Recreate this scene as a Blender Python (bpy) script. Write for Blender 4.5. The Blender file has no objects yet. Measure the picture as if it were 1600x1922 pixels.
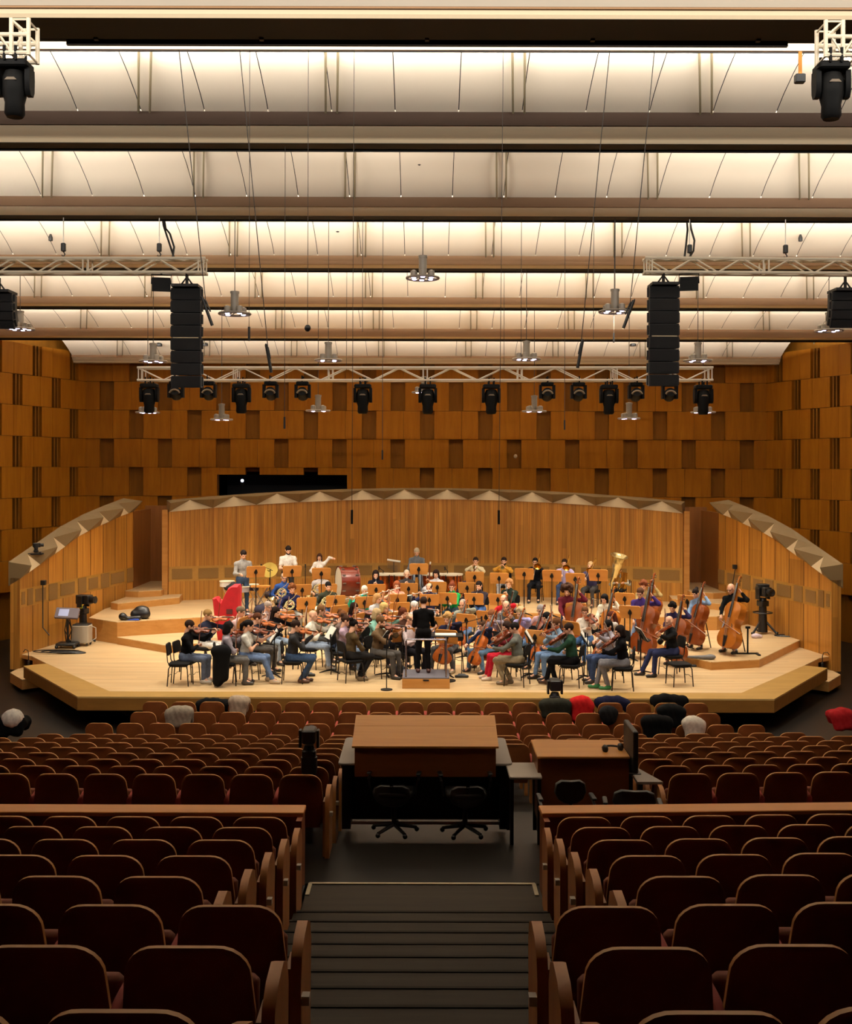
import bpy, math, random
import numpy as np
from mathutils import Vector, Matrix
random.seed(7)
S = bpy.context.scene
COL = S.collection
R = math.radians
F_PX, HOR, CZ = 2140.0, 880.0, 5.134        # lens in pixels of a 1600 wide frame, eye level row, eye height

# ------------------------------------------------------------------ camera
cam_d = bpy.data.cameras.new('camera')
cam = bpy.data.objects.new('camera', cam_d); COL.objects.link(cam)
cam.location = (0, 0, CZ)
cam.rotation_euler = (Matrix.Rotation(R(90), 4, 'X') @ Matrix.Rotation(R(0.15), 4, 'Z')).to_euler()
cam_d.sensor_fit = 'HORIZONTAL'; cam_d.sensor_width = 36.0
cam_d.lens = F_PX / 1600 * 36.0
cam_d.shift_y = -(961 - HOR) / 1600
cam_d.clip_end = 200
S.camera = cam
# ------------------------------------------------------------------ world, view
w = bpy.data.worlds.new('dark'); S.world = w; w.use_nodes = True
w.node_tree.nodes['Background'].inputs[0].default_value = (0, 0, 0, 1)
w.node_tree.nodes['Background'].inputs[1].default_value = 0
S.view_settings.view_transform = 'Standard'; S.view_settings.look = 'None'
S.view_settings.gamma = 1; S.view_settings.use_curve_mapping = False
S.view_settings.exposure = 0.0
S.cycles.use_denoising = True
S.cycles.max_bounces = 7; S.cycles.diffuse_bounces = 4; S.cycles.glossy_bounces = 3
S.cycles.sample_clamp_indirect = 4.0
WARM = (1.0, 0.91, 0.76); COVE = (1.0, 0.925, 0.84)
COVE_W, SPOT_W = 1800, 670
def area_light(name, loc, direction, sx, sy, watts, col):
    l = bpy.data.lights.new(name, 'AREA'); l.shape = 'RECTANGLE'; l.size = sx; l.size_y = sy
    l.energy = watts; l.color = col
    o = bpy.data.objects.new(name, l); COL.objects.link(o); o.location = loc
    o.rotation_euler = Vector(direction).to_track_quat('-Z', 'Y').to_euler()
    return o
def spot_light(name, loc, target, watts, angle, blend=.6, col=WARM, size=.12):
    l = bpy.data.lights.new(name, 'SPOT'); l.energy = watts; l.color = col
    l.spot_size = R(angle); l.spot_blend = blend; l.shadow_soft_size = size
    o = bpy.data.objects.new(name, l); COL.objects.link(o); o.location = loc
    o.rotation_euler = (Vector(target) - Vector(loc)).to_track_quat('-Z', 'Y').to_euler()
    return o

# ------------------------------------------------------------------ helpers
def lin(h):
    h = h.lstrip('#'); c = [int(h[i:i+2], 16) / 255 for i in (0, 2, 4)]
    return tuple(x / 12.92 if x <= .04045 else ((x + .055) / 1.055) ** 2.4 for x in c) + (1,)
MATS = {}
def mat(name, hexcol, rough=.6, metal=0, emit=None, es=0, noise=0, nscale=30, spec=.5, bump=0):
    if name in MATS: return MATS[name]
    m = bpy.data.materials.new(name); m.use_nodes = True; MATS[name] = m
    nt = m.node_tree; b = nt.nodes['Principled BSDF']; c = lin(hexcol)
    b.inputs['Base Color'].default_value = c; b.inputs['Roughness'].default_value = rough
    b.inputs['Metallic'].default_value = metal; b.inputs['Specular IOR Level'].default_value = spec
    if emit:
        b.inputs['Emission Color'].default_value = lin(emit); b.inputs['Emission Strength'].default_value = es
    if noise or bump:
        tc = nt.nodes.new('ShaderNodeTexCoord'); n = nt.nodes.new('ShaderNodeTexNoise')
        n.inputs['Scale'].default_value = nscale; n.inputs['Detail'].default_value = 3
        nt.links.new(tc.outputs['Object'], n.inputs['Vector'])
        if noise:
            r = nt.nodes.new('ShaderNodeValToRGB')
            r.color_ramp.elements[0].position = .3; r.color_ramp.elements[1].position = .7
            r.color_ramp.elements[0].color = tuple(x * (1 - noise) for x in c[:3]) + (1,)
            r.color_ramp.elements[1].color = tuple(min(1, x * (1 + noise)) for x in c[:3]) + (1,)
            nt.links.new(n.outputs['Fac'], r.inputs['Fac']); nt.links.new(r.outputs['Color'], b.inputs['Base Color'])
        if bump:
            bp = nt.nodes.new('ShaderNodeBump'); bp.inputs['Strength'].default_value = bump
            bp.inputs['Distance'].default_value = .02
            nt.links.new(n.outputs['Fac'], bp.inputs['Height']); nt.links.new(bp.outputs['Normal'], b.inputs['Normal'])
    return m
def wood(name, c1, c2, stretch=(1, 1, 1), plank=None, seam='#2a1404', rough=.45, scale=6, vary=.25, spec=.35):
    """grain stretched along the axis with the small factor; plank = (axis, width, end_axis, length) draws board seams with a tone per board"""
    if name in MATS: return MATS[name]
    m = bpy.data.materials.new(name); m.use_nodes = True; MATS[name] = m
    nt = m.node_tree; L = nt.links.new; N = nt.nodes.new
    b = nt.nodes['Principled BSDF']; b.inputs['Roughness'].default_value = rough; b.inputs['Specular IOR Level'].default_value = spec
    tc = N('ShaderNodeTexCoord'); mp = N('ShaderNodeMapping'); mp.inputs['Scale'].default_value = stretch
    L(tc.outputs['Object'], mp.inputs['Vector'])
    n = N('ShaderNodeTexNoise'); n.inputs['Scale'].default_value = scale; n.inputs['Detail'].default_value = 5
    n.inputs['Roughness'].default_value = .65; n.inputs['Distortion'].default_value = .4
    L(mp.outputs['Vector'], n.inputs['Vector'])
    r = N('ShaderNodeValToRGB'); r.color_ramp.elements[0].position = .32; r.color_ramp.elements[1].position = .68
    r.color_ramp.elements[0].color = lin(c1); r.color_ramp.elements[1].color = lin(c2)
    L(n.outputs['Fac'], r.inputs['Fac']); out = r.outputs['Color']
    if plank:
        ax, wd, eax, ln = plank
        sp = N('ShaderNodeSeparateXYZ'); L(tc.outputs['Object'], sp.inputs['Vector'])
        def math_(op, a, bb):
            k = N('ShaderNodeMath'); k.operation = op
            for i, q in enumerate((a, bb)):
                if q is None: continue
                if isinstance(q, (int, float)): k.inputs[i].default_value = q
                else: L(q, k.inputs[i])
            return k.outputs[0]
        u = math_('DIVIDE', sp.outputs[ax], wd); iu = math_('FLOOR', u, None); fu = math_('FRACT', u, None)
        wn = N('ShaderNodeTexWhiteNoise'); wn.noise_dimensions = '1D'; L(iu, wn.inputs['W'])
        v = math_('ADD', math_('DIVIDE', sp.outputs[eax], ln), math_('MULTIPLY', wn.outputs['Value'], 7.3))
        iv = math_('FLOOR', v, None)
        wn2 = N('ShaderNodeTexWhiteNoise'); wn2.noise_dimensions = '2D'
        cb = N('ShaderNodeCombineXYZ'); L(iu, cb.inputs[0]); L(iv, cb.inputs[1]); L(cb.outputs[0], wn2.inputs['Vector'])
        k = math_('ADD', math_('MULTIPLY', wn2.outputs['Value'], 2 * vary), 1 - vary)
        mx = N('ShaderNodeMix'); mx.data_type = 'RGBA'; mx.blend_type = 'MULTIPLY'; mx.inputs[0].default_value = 1
        L(out, mx.inputs[6]); cc = N('ShaderNodeCombineXYZ')
        for i in range(3): L(k, cc.inputs[i])
        L(cc.outputs[0], mx.inputs[7])
        sm = math_('LESS_THAN', fu, .012 / wd * .5)
        m2 = N('ShaderNodeMix'); m2.data_type = 'RGBA'; L(sm, m2.inputs[0]); L(mx.outputs[2], m2.inputs[6])
        m2.inputs[7].default_value = lin(seam); out = m2.outputs[2]
    L(out, b.inputs['Base Color'])
    return m

class MB:
    """collects geometry for ONE mesh object"""
    def __init__(s): s.v = []; s.f = []; s.m = []
    def add(s, vs, fs, m=0):
        o = len(s.v); s.v.extend(tuple(x) for x in vs)
        s.f.extend(tuple(i + o for i in f) for f in fs); s.m.extend([m] * len(fs)); return s
    def box(s, c, d, M=None, m=0):
        x, y, z = c; a, b, e = d[0] / 2, d[1] / 2, d[2] / 2
        vs = [Vector((x + i * a, y + j * b, z + k * e)) for k in (-1, 1) for j in (-1, 1) for i in (-1, 1)]
        if M is not None: vs = [M @ q for q in vs]
        return s.add(vs, [(0, 2, 3, 1), (4, 5, 7, 6), (0, 1, 5, 4), (2, 6, 7, 3), (0, 4, 6, 2), (1, 3, 7, 5)], m)
    def rbox(s, c, d, r=.02, M=None, m=0, n=3):
        """box with rounded vertical corners and a small top/bottom chamfer"""
        x, y, z = c; a, b, e = d[0] / 2, d[1] / 2, d[2] / 2; r = min(r, a, b); ch = min(r * .5, e * .5)
        def ring(q, zz):
            out = []
            for k, (sx, sy) in enumerate(((1, 1), (-1, 1), (-1, -1), (1, -1))):
                for i in range(n + 1):
                    t = R(90 * k + 90 * i / n)
                    out.append((x + sx * (a - r) + math.cos(t) * (r - q), y + sy * (b - r) + math.sin(t) * (r - q), zz))
            return out
        return s.loft([ring(ch, z - e), ring(0, z - e + ch), ring(0, z + e - ch), ring(ch, z + e)], m, M=M)
    def loft(s, rings, m=0, cap=True, closed=True, M=None, loop=False):
        n = len(rings[0]); vs = [Vector(p) for r in rings for p in r]
        if M is not None: vs = [M @ q for q in vs]
        fs = []
        k = len(rings)
        for i in range(k if loop else k - 1):
            a, b = i * n, ((i + 1) % k) * n
            for j in range(n if closed else n - 1):
                q = (j + 1) % n; fs.append((a + j, a + q, b + q, b + j))
        if cap and not loop: fs.append(tuple(range(n))[::-1]); fs.append(tuple((k - 1) * n + j for j in range(n)))
        return s.add(vs, fs, m)
    def tube(s, pts, r, n=8, m=0, loop=False, M=None):
        P = [Vector(p) for p in pts]; k = len(P); rs = r if isinstance(r, (list, tuple)) else [r] * k
        rings = []; up = None
        for i in range(k):
            if loop: t = P[(i + 1) % k] - P[i - 1]
            else: t = P[min(i + 1, k - 1)] - P[max(i - 1, 0)]
            if t.length < 1e-9: t = Vector((0, 0, 1))
            t.normalize()
            if up is None:
                up = Vector((0, 0, 1)) if abs(t.z) < .9 else Vector((1, 0, 0))
            a = t.cross(up)
            if a.length < 1e-6: a = t.cross(Vector((0, 1, 0)))
            a.normalize(); b = a.cross(t); up = b
            rings.append([P[i] + (a * math.cos(2 * math.pi * j / n) + b * math.sin(2 * math.pi * j / n)) * rs[i] for j in range(n)])
        return s.loft(rings, m, M=M, loop=loop)
    def lathe(s, prof, n=16, M=None, m=0, cap=True):
        rings = [[(r * math.cos(2 * math.pi * j / n), r * math.sin(2 * math.pi * j / n), z) for j in range(n)] for r, z in prof]
        return s.loft(rings, m, cap=cap, M=M)
    def ell(s, c, rad, M=None, m=0, nu=12, nv=8):
        rings = []
        for i in range(nv + 1):
            t = math.pi * (i / nv * .996 + .002)
            rings.append([(c[0] + rad[0] * math.sin(t) * math.cos(2 * math.pi * j / nu), c[1] + rad[1] * math.sin(t) * math.sin(2 * math.pi * j / nu), c[2] - rad[2] * math.cos(t)) for j in range(nu)])
        return s.loft(rings, m, M=M)
    def prism(s, poly, z0, z1, M=None, m=0):
        return s.loft([[(x, y, z0) for x, y in poly], [(x, y, z1) for x, y in poly]], m, M=M)
    def mesh(s, name, mats, smooth=40):
        me = bpy.data.meshes.new(name); me.from_pydata([tuple(q) for q in s.v], [], s.f)
        mats = mats if isinstance(mats, (list, tuple)) else [mats]
        for q in mats: me.materials.append(q)
        if any(s.m): me.polygons.foreach_set('material_index', s.m)
        me.validate(); me.update()
        if smooth:
            me.polygons.foreach_set('use_smooth', [True] * len(me.polygons))
            me.set_sharp_from_angle(angle=R(smooth))
        return me
    def build(s, name, mats, parent=None, label=None, smooth=40, M=None):
        return put(name, s.mesh(name, mats, smooth), parent, label, M)
def put(name, me, parent=None, label=None, M=None):
    o = bpy.data.objects.new(name, me); COL.objects.link(o)
    if M is not None: o.matrix_basis = M
    if parent is not None: o.parent = parent
    if label: o['label'] = label
    return o
def tag(o, label=None, cat=None, group=None, kind=None):
    for k, x in (('label', label), ('category', cat), ('group', group), ('kind', kind)):
        if x: o[k] = x
    return o
def thing(name, label, cat, loc=(0, 0, 0), rz=0, group=None):
    o = bpy.data.objects.new(name, None); COL.objects.link(o); o.location = loc; o.rotation_euler = (0, 0, rz)
    o.empty_display_size = .1
    return tag(o, label, cat, group)
KIDS = {}
def kids(o):
    if o.name not in KIDS: KIDS[o.name] = list(o.children)
    return KIDS[o.name]
def dup(root, loc, rz=0, label=None, group=None, M=None):
    r = root.copy(); COL.objects.link(r)
    if M is not None: r.matrix_basis = M
    else: r.location = loc; r.rotation_euler = (0, 0, rz)
    tag(r, label, None, group)
    for ch in kids(root):
        c = ch.copy(); COL.objects.link(c); c.parent = r
        for g in kids(ch):
            d = g.copy(); COL.objects.link(d); d.parent = c
    return r
def struct(name, mb, mats, smooth=30, **k):
    return tag(mb.build(name, mats, smooth=smooth, **k), None, None, None, 'structure')
def X(px, Y): return (px - 800) * Y / F_PX
def Z(py, Y): return CZ - (py - HOR) * Y / F_PX
def at(px, py, Y): return Vector((X(px, Y), Y, Z(py, Y)))
def on(px, py, z):
    Y = (CZ - z) * F_PX / (py - HOR); return Vector((X(px, Y), Y, z))
def frame(o, d, up=(0, 0, 1)):
    """matrix whose local +Y runs along d and whose local +Z leans to up"""
    d = Vector(d).normalized(); x = d.cross(Vector(up))
    if x.length < 1e-5: x = Vector((1, 0, 0))
    x.normalize(); z = x.cross(d)
    M = Matrix((x, d, z)).transposed().to_4x4(); M.translation = Vector(o); return M
# ------------------------------------------------------------------ materials of the hall
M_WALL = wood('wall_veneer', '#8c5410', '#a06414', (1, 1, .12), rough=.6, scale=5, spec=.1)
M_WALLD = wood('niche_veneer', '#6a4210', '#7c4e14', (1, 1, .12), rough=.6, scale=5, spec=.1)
M_SHELL = wood('stage_shell_boards', '#9c6524', '#c08a3c', (3, 3, .12), plank=(0, .13, 2, 9), seam='#5a3410', rough=.42, scale=4, vary=.22)
M_RECESS = wood('recess_veneer', '#7a4a1c', '#8e5a26', (2, 2, .1), rough=.5, scale=4)
M_BAND = mat('band_veneer', '#a87c34', .5, noise=.08, nscale=8)
M_GRILLE = mat('grille_cloth', '#7d5c28', .8, noise=.12, nscale=60)
M_RIM = mat('rim_paint', '#8d7a5c', .6, noise=.04, nscale=5)
M_FLOOR = wood('stage_floor_boards', '#c6a474', '#d9bd92', (.12, 2.2, 1), plank=(1, .14, 0, 2.2), seam='#a07a44', rough=.38, scale=4, vary=.07)
M_STRIP = wood('stage_edge_boards', '#9c7a40', '#ad8a4c', (.3, 2, 1), rough=.4, scale=4)
M_FASC = wood('stage_fascia', '#7d5420', '#8e6228', (.2, 2, 1), rough=.45, scale=4)
M_RISF = wood('riser_fascia', '#b07a3a', '#c48e4c', (.2, 1, 2), rough=.45, scale=4)
M_DARK = mat('dark_paint', '#14100c', .8)
M_BLACK = mat('black_paint', '#060505', .7)
M_CEIL = mat('ceiling_white', '#e9dcc6', .75, noise=.025, nscale=1.2)
M_CEILB = mat('ceiling_fascia', '#94704c', .7)
M_CEILL = mat('ceiling_lip', '#d9c6a4', .75)
M_HALLF = mat('hall_floor', '#181410', .42, noise=.12, nscale=6, spec=.2)
M_STAIR = wood('stair_boards', '#2e271e', '#383025', (.2, 3, 1), rough=.7, scale=4, spec=.15)
M_NOSE = mat('stair_marking', '#cdbf9c', .6)
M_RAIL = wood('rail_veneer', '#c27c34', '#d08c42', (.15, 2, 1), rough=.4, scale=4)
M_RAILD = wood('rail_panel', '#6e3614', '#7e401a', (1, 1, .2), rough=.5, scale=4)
ZS, Z1, ZA, ZB, Z2, Z3, Z4 = .651, .835, .80, .95, 1.21, 1.40, 1.58

# ------------------------------------------------------------------ hall floor, tiers, stairs
def row3(m): return 9.39 - .8835 * m, 1.399 + .1944 * m
def row2(n): return 12.09 + .865 * n, 1.022 - .1423 * n
b = MB()
b.box((0, 26, -.05), (30, 26, .1))
for n in range(8):
    y, z = row2(n); y0 = y - .45 if n else 10.2
    b.box((0, (y0 + y + .42) / 2, z / 2 - .1), (28, y + .42 - y0, z + .2 - (.0 if n < 7 else -.003)))
for m in range(11):
    y, z = row3(m)
    y1 = y + .42 if m else 10.22
    for sx in (-1, 1):
        b.box((sx * 7.55, (y - .47 + y1) / 2, z / 2 - .1), (13.0, y1 - y + .47, z + .2))
b.box((0, -1.8, 1.6), (28, 3.6, 3.4))
struct('floor', b, M_HALLF)
b = MB(); e = MB()
for m in range(11):
    y, z = row3(m)
    for h in (0, 1):
        zz = z + .0972 * h; yy = y + .42 - .4418 * h
        if m == 0 and h == 0: yy = 10.26; dd = 10.26 - (y + .42 - .4418)
        else: dd = .4418
        b.box((-.025, yy - dd / 2 - .02, zz - .4), (2.1, dd + .04, .8))
        b.box((-.025, yy - .012, zz + .003), (2.1, .03, .008), m=1)
e.box((-.025, 10.25, 1.406), (2.03, .035, .008)); e.box((-1.03, 10.11, 1.406), (.035, .28, .008)); e.box((.98, 10.11, 1.406), (.035, .28, .008))
o = struct('floor_stairs', b, [M_STAIR, mat('stair_nosing', '#28221a', .8, spec=.15)])
tag(e.build('trim_1', M_NOSE), kind='structure')
b = MB()
for x in (-.5, 0, .5): pass
b.box((-.025, 10.42, .6), (2.1, .3, 1.4)); struct('floor_landing', b, M_HALLF)

# ------------------------------------------------------------------ walls with raised veneer panels and niches
ROWS = [2.378 - .927, 2.378, 3.305, 4.232, 5.16, 6.087, 7.014, 7.941, 8.868]
def panel_wall(name, p0, p1, off_even, off_odd, per, nw, fins, zlo=0, back=.3, hole=None):
    """raised panels between p0 and p1 (plan), niches every per metres; normal is to the side of the hall centre"""
    p0, p1 = Vector(p0), Vector(p1); d = (p1 - p0); Lh = d.length; d.normalize(); nrm = Vector((d.y, -d.x))
    mid = (p0 + p1) / 2
    if nrm.dot(Vector((0, 18)) - mid) < 0: nrm = -nrm
    T = Matrix(((d.x, nrm.x, 0, p0.x), (d.y, nrm.y, 0, p0.y), (0, 0, 1, 0), (0, 0, 0, 1)))
    b = MB()
    def bx(a, c, z0, z1, t0, t1, m):
        b.box(((a + c) / 2, (t0 + t1) / 2, (z0 + z1) / 2), (c - a, t1 - t0, z1 - z0), M=T, m=m)
    zt = 12.5
    if hole:
        a, c, h0, h1 = hole
        bx(0, a, -.2, zt, -back - .1, -back, 1); bx(c, Lh, -.2, zt, -back - .1, -back, 1)
        bx(a, c, -.2, h0, -back - .1, -back, 1); bx(a, c, h1, zt, -back - .1, -back, 1)
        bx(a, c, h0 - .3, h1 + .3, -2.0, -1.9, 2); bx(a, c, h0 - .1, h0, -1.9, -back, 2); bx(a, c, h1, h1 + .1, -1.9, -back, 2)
    else: bx(0, Lh, -.2, zt, -back - .1, -back, 1)
    for i in range(len(ROWS) - 1):
        z0, z1 = ROWS[i] + .006, ROWS[i + 1] - .006
        off = off_even if i % 2 == 0 else off_odd
        k0 = math.floor((0 - off) / per) - 1; c = 0.0
        cuts = []
        k = k0
        while off + k * per < Lh:
            n0 = off + k * per - nw / 2
            if n0 + nw > 0: cuts.append((max(0, n0), min(Lh, n0 + nw)))
            k += 1
        segs = []; c = 0.0
        for n0, n1 in cuts:
            if n0 - c > .02: segs.append((c, n0))
            c = n1
        if Lh - c > .02: segs.append((c, Lh))
        for a, cc in segs:
            parts = [(a, cc)]
            if cc - a > 1.0:
                q = a + (cc - a) * (.62 if i % 3 else .4); parts = [(a, q - .004), (q + .004, cc)]
            for k2, (a, cc) in enumerate(parts):
                if hole and cc > hole[0] and a < hole[1] and z1 > hole[2] and z0 < hole[3]:
                    zz0 = max(z0, hole[3]); zz1 = z1
                    if a < hole[0] - .05: bx(a, hole[0], z0, z1, -back, 0, 0)
                    if cc > hole[1] + .05: bx(hole[1], cc, z0, z1, -back, 0, 0)
                    a2, c2 = max(a, hole[0]), min(cc, hole[1])
                    if z1 > hole[3] + .02: bx(a2, c2, max(z0, hole[3]), z1, -back, 0, 0)
                    if z0 < hole[2] - .02: bx(a2, c2, z0, min(z1, hole[2]), -back, 0, 0)
                else: bx(a, cc, z0, z1, -back, 0, 0)
        for n0, n1 in cuts:
            if hole and n1 > hole[0] and n0 < hole[1] and z1 > hole[2] and z0 < hole[3]: continue
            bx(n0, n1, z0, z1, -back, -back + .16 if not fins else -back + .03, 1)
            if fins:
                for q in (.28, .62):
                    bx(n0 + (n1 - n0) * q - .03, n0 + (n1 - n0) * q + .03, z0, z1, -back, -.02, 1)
    return struct(name, b, [M_WALL, M_WALLD, M_BLACK], smooth=0)
YB = 37.0; XC = 11.05
# niche centres of the rear wall measured from its left end
panel_wall('wall_back', (-XC, YB), (XC, YB), (403 + 13 - 158) / F_PX * YB, (349 + 13 - 158) / F_PX * YB, 109.3 / F_PX * YB, 27 / F_PX * YB, False,
           hole=((405 - 158) / F_PX * YB, (649 - 158) / F_PX * YB, 3.9, 4.93))
for s_, nm in ((-1, 'wall_left'), (1, 'wall_right')):
    panel_wall(nm, (s_ * XC, YB), (s_ * 14.5, 28.2), 1.44, .58, 1.73, .42, True)
    b = MB(); b.box((s_ * 14.62, 12.6, 6), (.25, 31.2, 13)); struct(nm + '_hall', b, M_RAILD)
b = MB(); b.box((0, -3.1, 6), (30, .25, 13)); struct('wall_front', b, M_RAILD)
l_ = MB(); l_.ell((0, 0, 0), (.05, .05, .05)); o = l_.build('lamp_bulb', mat('slot_lamp', '#ffffff', .5, emit='#cfd8ff', es=6))
o.location = at(455, 903, 37.9); l2 = MB(); l2.tube([(0, 0, -.05), (0, 0, -.4)], .02); l2.box((0, 0, -.1), (.1, .1, .1))
q_ = l2.build('lamp_stem', M_BLACK); t = thing('service_lamp', 'tiny white lamp on a stem inside the dark wall opening', 'lamp', o.location)
o.location = (0, 0, 0); o.parent = t; q_.parent = t

# ------------------------------------------------------------------ ceiling: seven stepped reflectors with troughs between them
SP = 2.773
BAYS = [('A', 163.5, 668, 634), ('B', 183, 617, 580), ('C', 207, 558, 505), ('D', 240.5, 480, 412), ('E', 284, 370, 278), ('F', 351, 210, 97)]
FAS = {'A': (4, 10), 'B': (15, 2), 'C': (13, 3), 'D': (17, 3), 'E': (18, 12), 'F': (25, 25)}   # fascia and lip heights, pixels
bayY = {}
def ceil_x(Y): return 14.4 if Y < 28.2 else XC + (14.5 - XC) * (YB - Y) / (YB - 28.2)
bays = []; TR = {}
for nm, sp, yb, yt in BAYS:
    Y = F_PX * SP / sp; zb = CZ + (HOR - yb) * Y / F_PX; bays.append((nm, Y, zb, yt))
for i, (nm, Y, zb, yt) in enumerate(bays):
    fpx, lpx = FAS[nm]; fh = fpx * Y / F_PX; lh = lpx * Y / F_PX
    Yt = Y - 1.25; zt = CZ + (HOR - yt) * Yt / F_PX
    prof = [(Y - 3.0, zt + .75), (Y - 2.2, zt + .52), (Yt, zt), (Y - .8, zb + (zt - zb) * .72), (Y - .35, zb + (zt - zb) * .36), (Y, zb)]
    b = MB(); xw = ceil_x(Y) + .2 if nm != 'A' else 11.3
    npan = int(2 * xw / .92); xs = [-xw + 2 * xw * k / npan for k in range(npan + 1)]
    for k in range(npan):                                       # bright panels with fine joints
        a, c = xs[k] + .006, xs[k + 1] - .006
        ring = lambda x, d: [(x, y, z + d) for y, z in prof]
        b.loft([ring(a, 0), ring(c, 0)], 0, cap=False, closed=False)
    b.loft([[(x, y, z + .03) for y, z in prof] for x in (-xw, xw)], 3, cap=False, closed=False)
    # fascia, lip and black trough
    hw = xw
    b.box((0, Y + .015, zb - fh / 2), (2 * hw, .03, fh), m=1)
    zl = zb - fh; TR[nm] = (Y + .42, zl - lh - .004)
    tr = .35 if nm != 'A' else .1
    b.loft([[(x, Y + .031, zl + .012), (x, Y + .12, zl - lh * .55), (x, Y + .25, zl - lh), (x, Y + .27, zl - lh + .02)] for x in (-hw, hw)], 2, cap=False, closed=False)
    if nm == 'A':
        b.box((0, Y + .3, zl - lh + .09), (2 * hw, .3, .14), m=2)
    else:
        b.box((0, Y + .25 + tr / 2, zl - lh + .02), (2 * hw, tr, .05), m=3)
        bt = .133; b.box((0, Y + .25 + tr, zl - lh + .05), (2 * hw, .03, 2 * (bt - .05)), m=3)  # unseen far lip, raised to keep cove light off the next fascia
    b.box((0, Y + .04, zb + .2), (2 * hw, .02, .3), m=3)
    struct('ceiling' if i == 0 else 'ceiling_bay', b, [M_CEIL, {'F': mat('ceiling_fascia_deep_shade', '#3e2816', .7), 'E': mat('ceiling_fascia_part_shade', '#6e5034', .7)}.get(nm, M_CEILB), M_CEILL, M_BLACK], smooth=50)  # fascias of bays E and F carry their shade in a darker colour
    if nm != 'A':                                                # cove lamps behind the trough light the next reflector
        ny, nz = Y + .42, zl - lh + .14
        segs = [(-min(hw, 13.6), min(hw, 13.6))] if nm != 'F' else [(-13.6, -4.5), (-2.1, .1), (3.1, 13.6)]   # two dead tubes over the second reflector
        for sa, sb in segs: area_light('cove_light', ((sa + sb) / 2, ny, nz), (0, .9, .43), sb - sa, .04, COVE_W * {'F': .82}.get(nm, 1) * (sb - sa) / 27, COVE)
    # hanger rods in pairs
    x = SP * {'A': .5, 'B': .5, 'C': .5, 'D': .48, 'E': .5, 'F': .5}[nm]
    x0 = {'A': 225, 'B': 157, 'C': 71, 'D': 197, 'E': 88, 'F': 270}[nm]
    k = 0
    while True:
        px = x0 + k * dict(A=163.5, B=183, C=207, D=240.5, E=284, F=351)[nm]
        if px > 1600: break
        t = thing('ceiling_hanger', None, None); m_ = MB()
        for dx in (-.085, .085):
            q = Y - 1.3; m_.tube([(X(px, q) + dx, q, CZ + (HOR - yt) * q / F_PX + .02), (X(px, Y) + dx, Y - .04, zb - .03)], .0165, 6)
        bpy.data.objects.remove(t)
        tag(m_.build('ceiling_rod', mat('rod_grey', '#8d8064', .6)), kind='structure')
        k += 1
# nearest reflector, black lighting bridge and pale strip at the top of the view
b = MB()
b.box((0, 12.9, Z(14.5, 12.9)), (28.6, .03, Z(12, 12.9) - Z(17, 12.9)), m=1)
b.loft([[(x, 12.925, Z(17, 12.925)), (x, 12.94, Z(27, 12.94)), (x, 12.97, Z(35, 12.97))] for x in (-14.3, 14.3)], 2, cap=False, closed=False)
b.box((0, 13.3, Z(36, 13.0) + .02), (28.6, .66, .04), m=3)
b.loft([[(x, y, z) for y, z in ((9.9, 11.3), (11.5, 10.92), (12.3, 10.7), (12.88, Z(12, 12.88)))] for x in (-14.3, 14.3)], 0, cap=False, closed=False)
b.box((0, 14.5, (Z(80, 14.5) + Z(95, 14.5)) / 2), (28.6, .05, Z(80, 14.5) - Z(95, 14.5)), m=0)
b.box((0, 13.86, (Z(42, 13.86) + Z(78, 13.86)) / 2), (28.6, .06, Z(42, 13.86) - Z(78, 13.86)), m=3)
b.box((0, 14.72, 10.565), (28.6, .03, .10), m=3); b.box((0, 14.2, 10.75), (28.6, .6, .03), m=3)  # first strip: unseen baffle added to keep lamp light off the fascia
struct('ceiling_bay', b, [M_CEIL, M_CEILB, M_CEILL, M_BLACK], smooth=0)
b = MB(); b.box((0, 13.72, Z(58, 13.6)), (X(1440, 13.6) - X(75, 13.6), .05, Z(36, 13.6) - Z(79, 13.6)))
b.box((0, 13.6, Z(50, 13.6)), (17, .06, .04)); b.box((0, 13.6, Z(64, 13.6)), (17, .06, .03))
for x in np.linspace(-7.9, 7.9, 9): b.box((x, 13.6, Z(58, 13.6)), (.05, .06, .24))
o = b.build('lighting_bridge', mat('bridge_black', '#16130f', .6)); tag(o, 'long black lighting bridge hanging between the uppermost ceiling reflectors', 'bridge')
area_light('cove_light', (0, 14.62, 10.62), (0, .9, .43), 27, .04, COVE_W * .6, COVE)
area_light('cove_light', (0, 13.98, 10.47), (0, .95, .1), 27, .06, COVE_W * .1, COVE)
area_light('cove_light', (0, 9.45, 10.4), (0, .9, .43), 27, .04, COVE_W * .6, COVE)
b = MB(); b.box((0, 17, 12.45), (30, 42, .1)); struct('ceiling_slab', b, M_BLACK)
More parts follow.
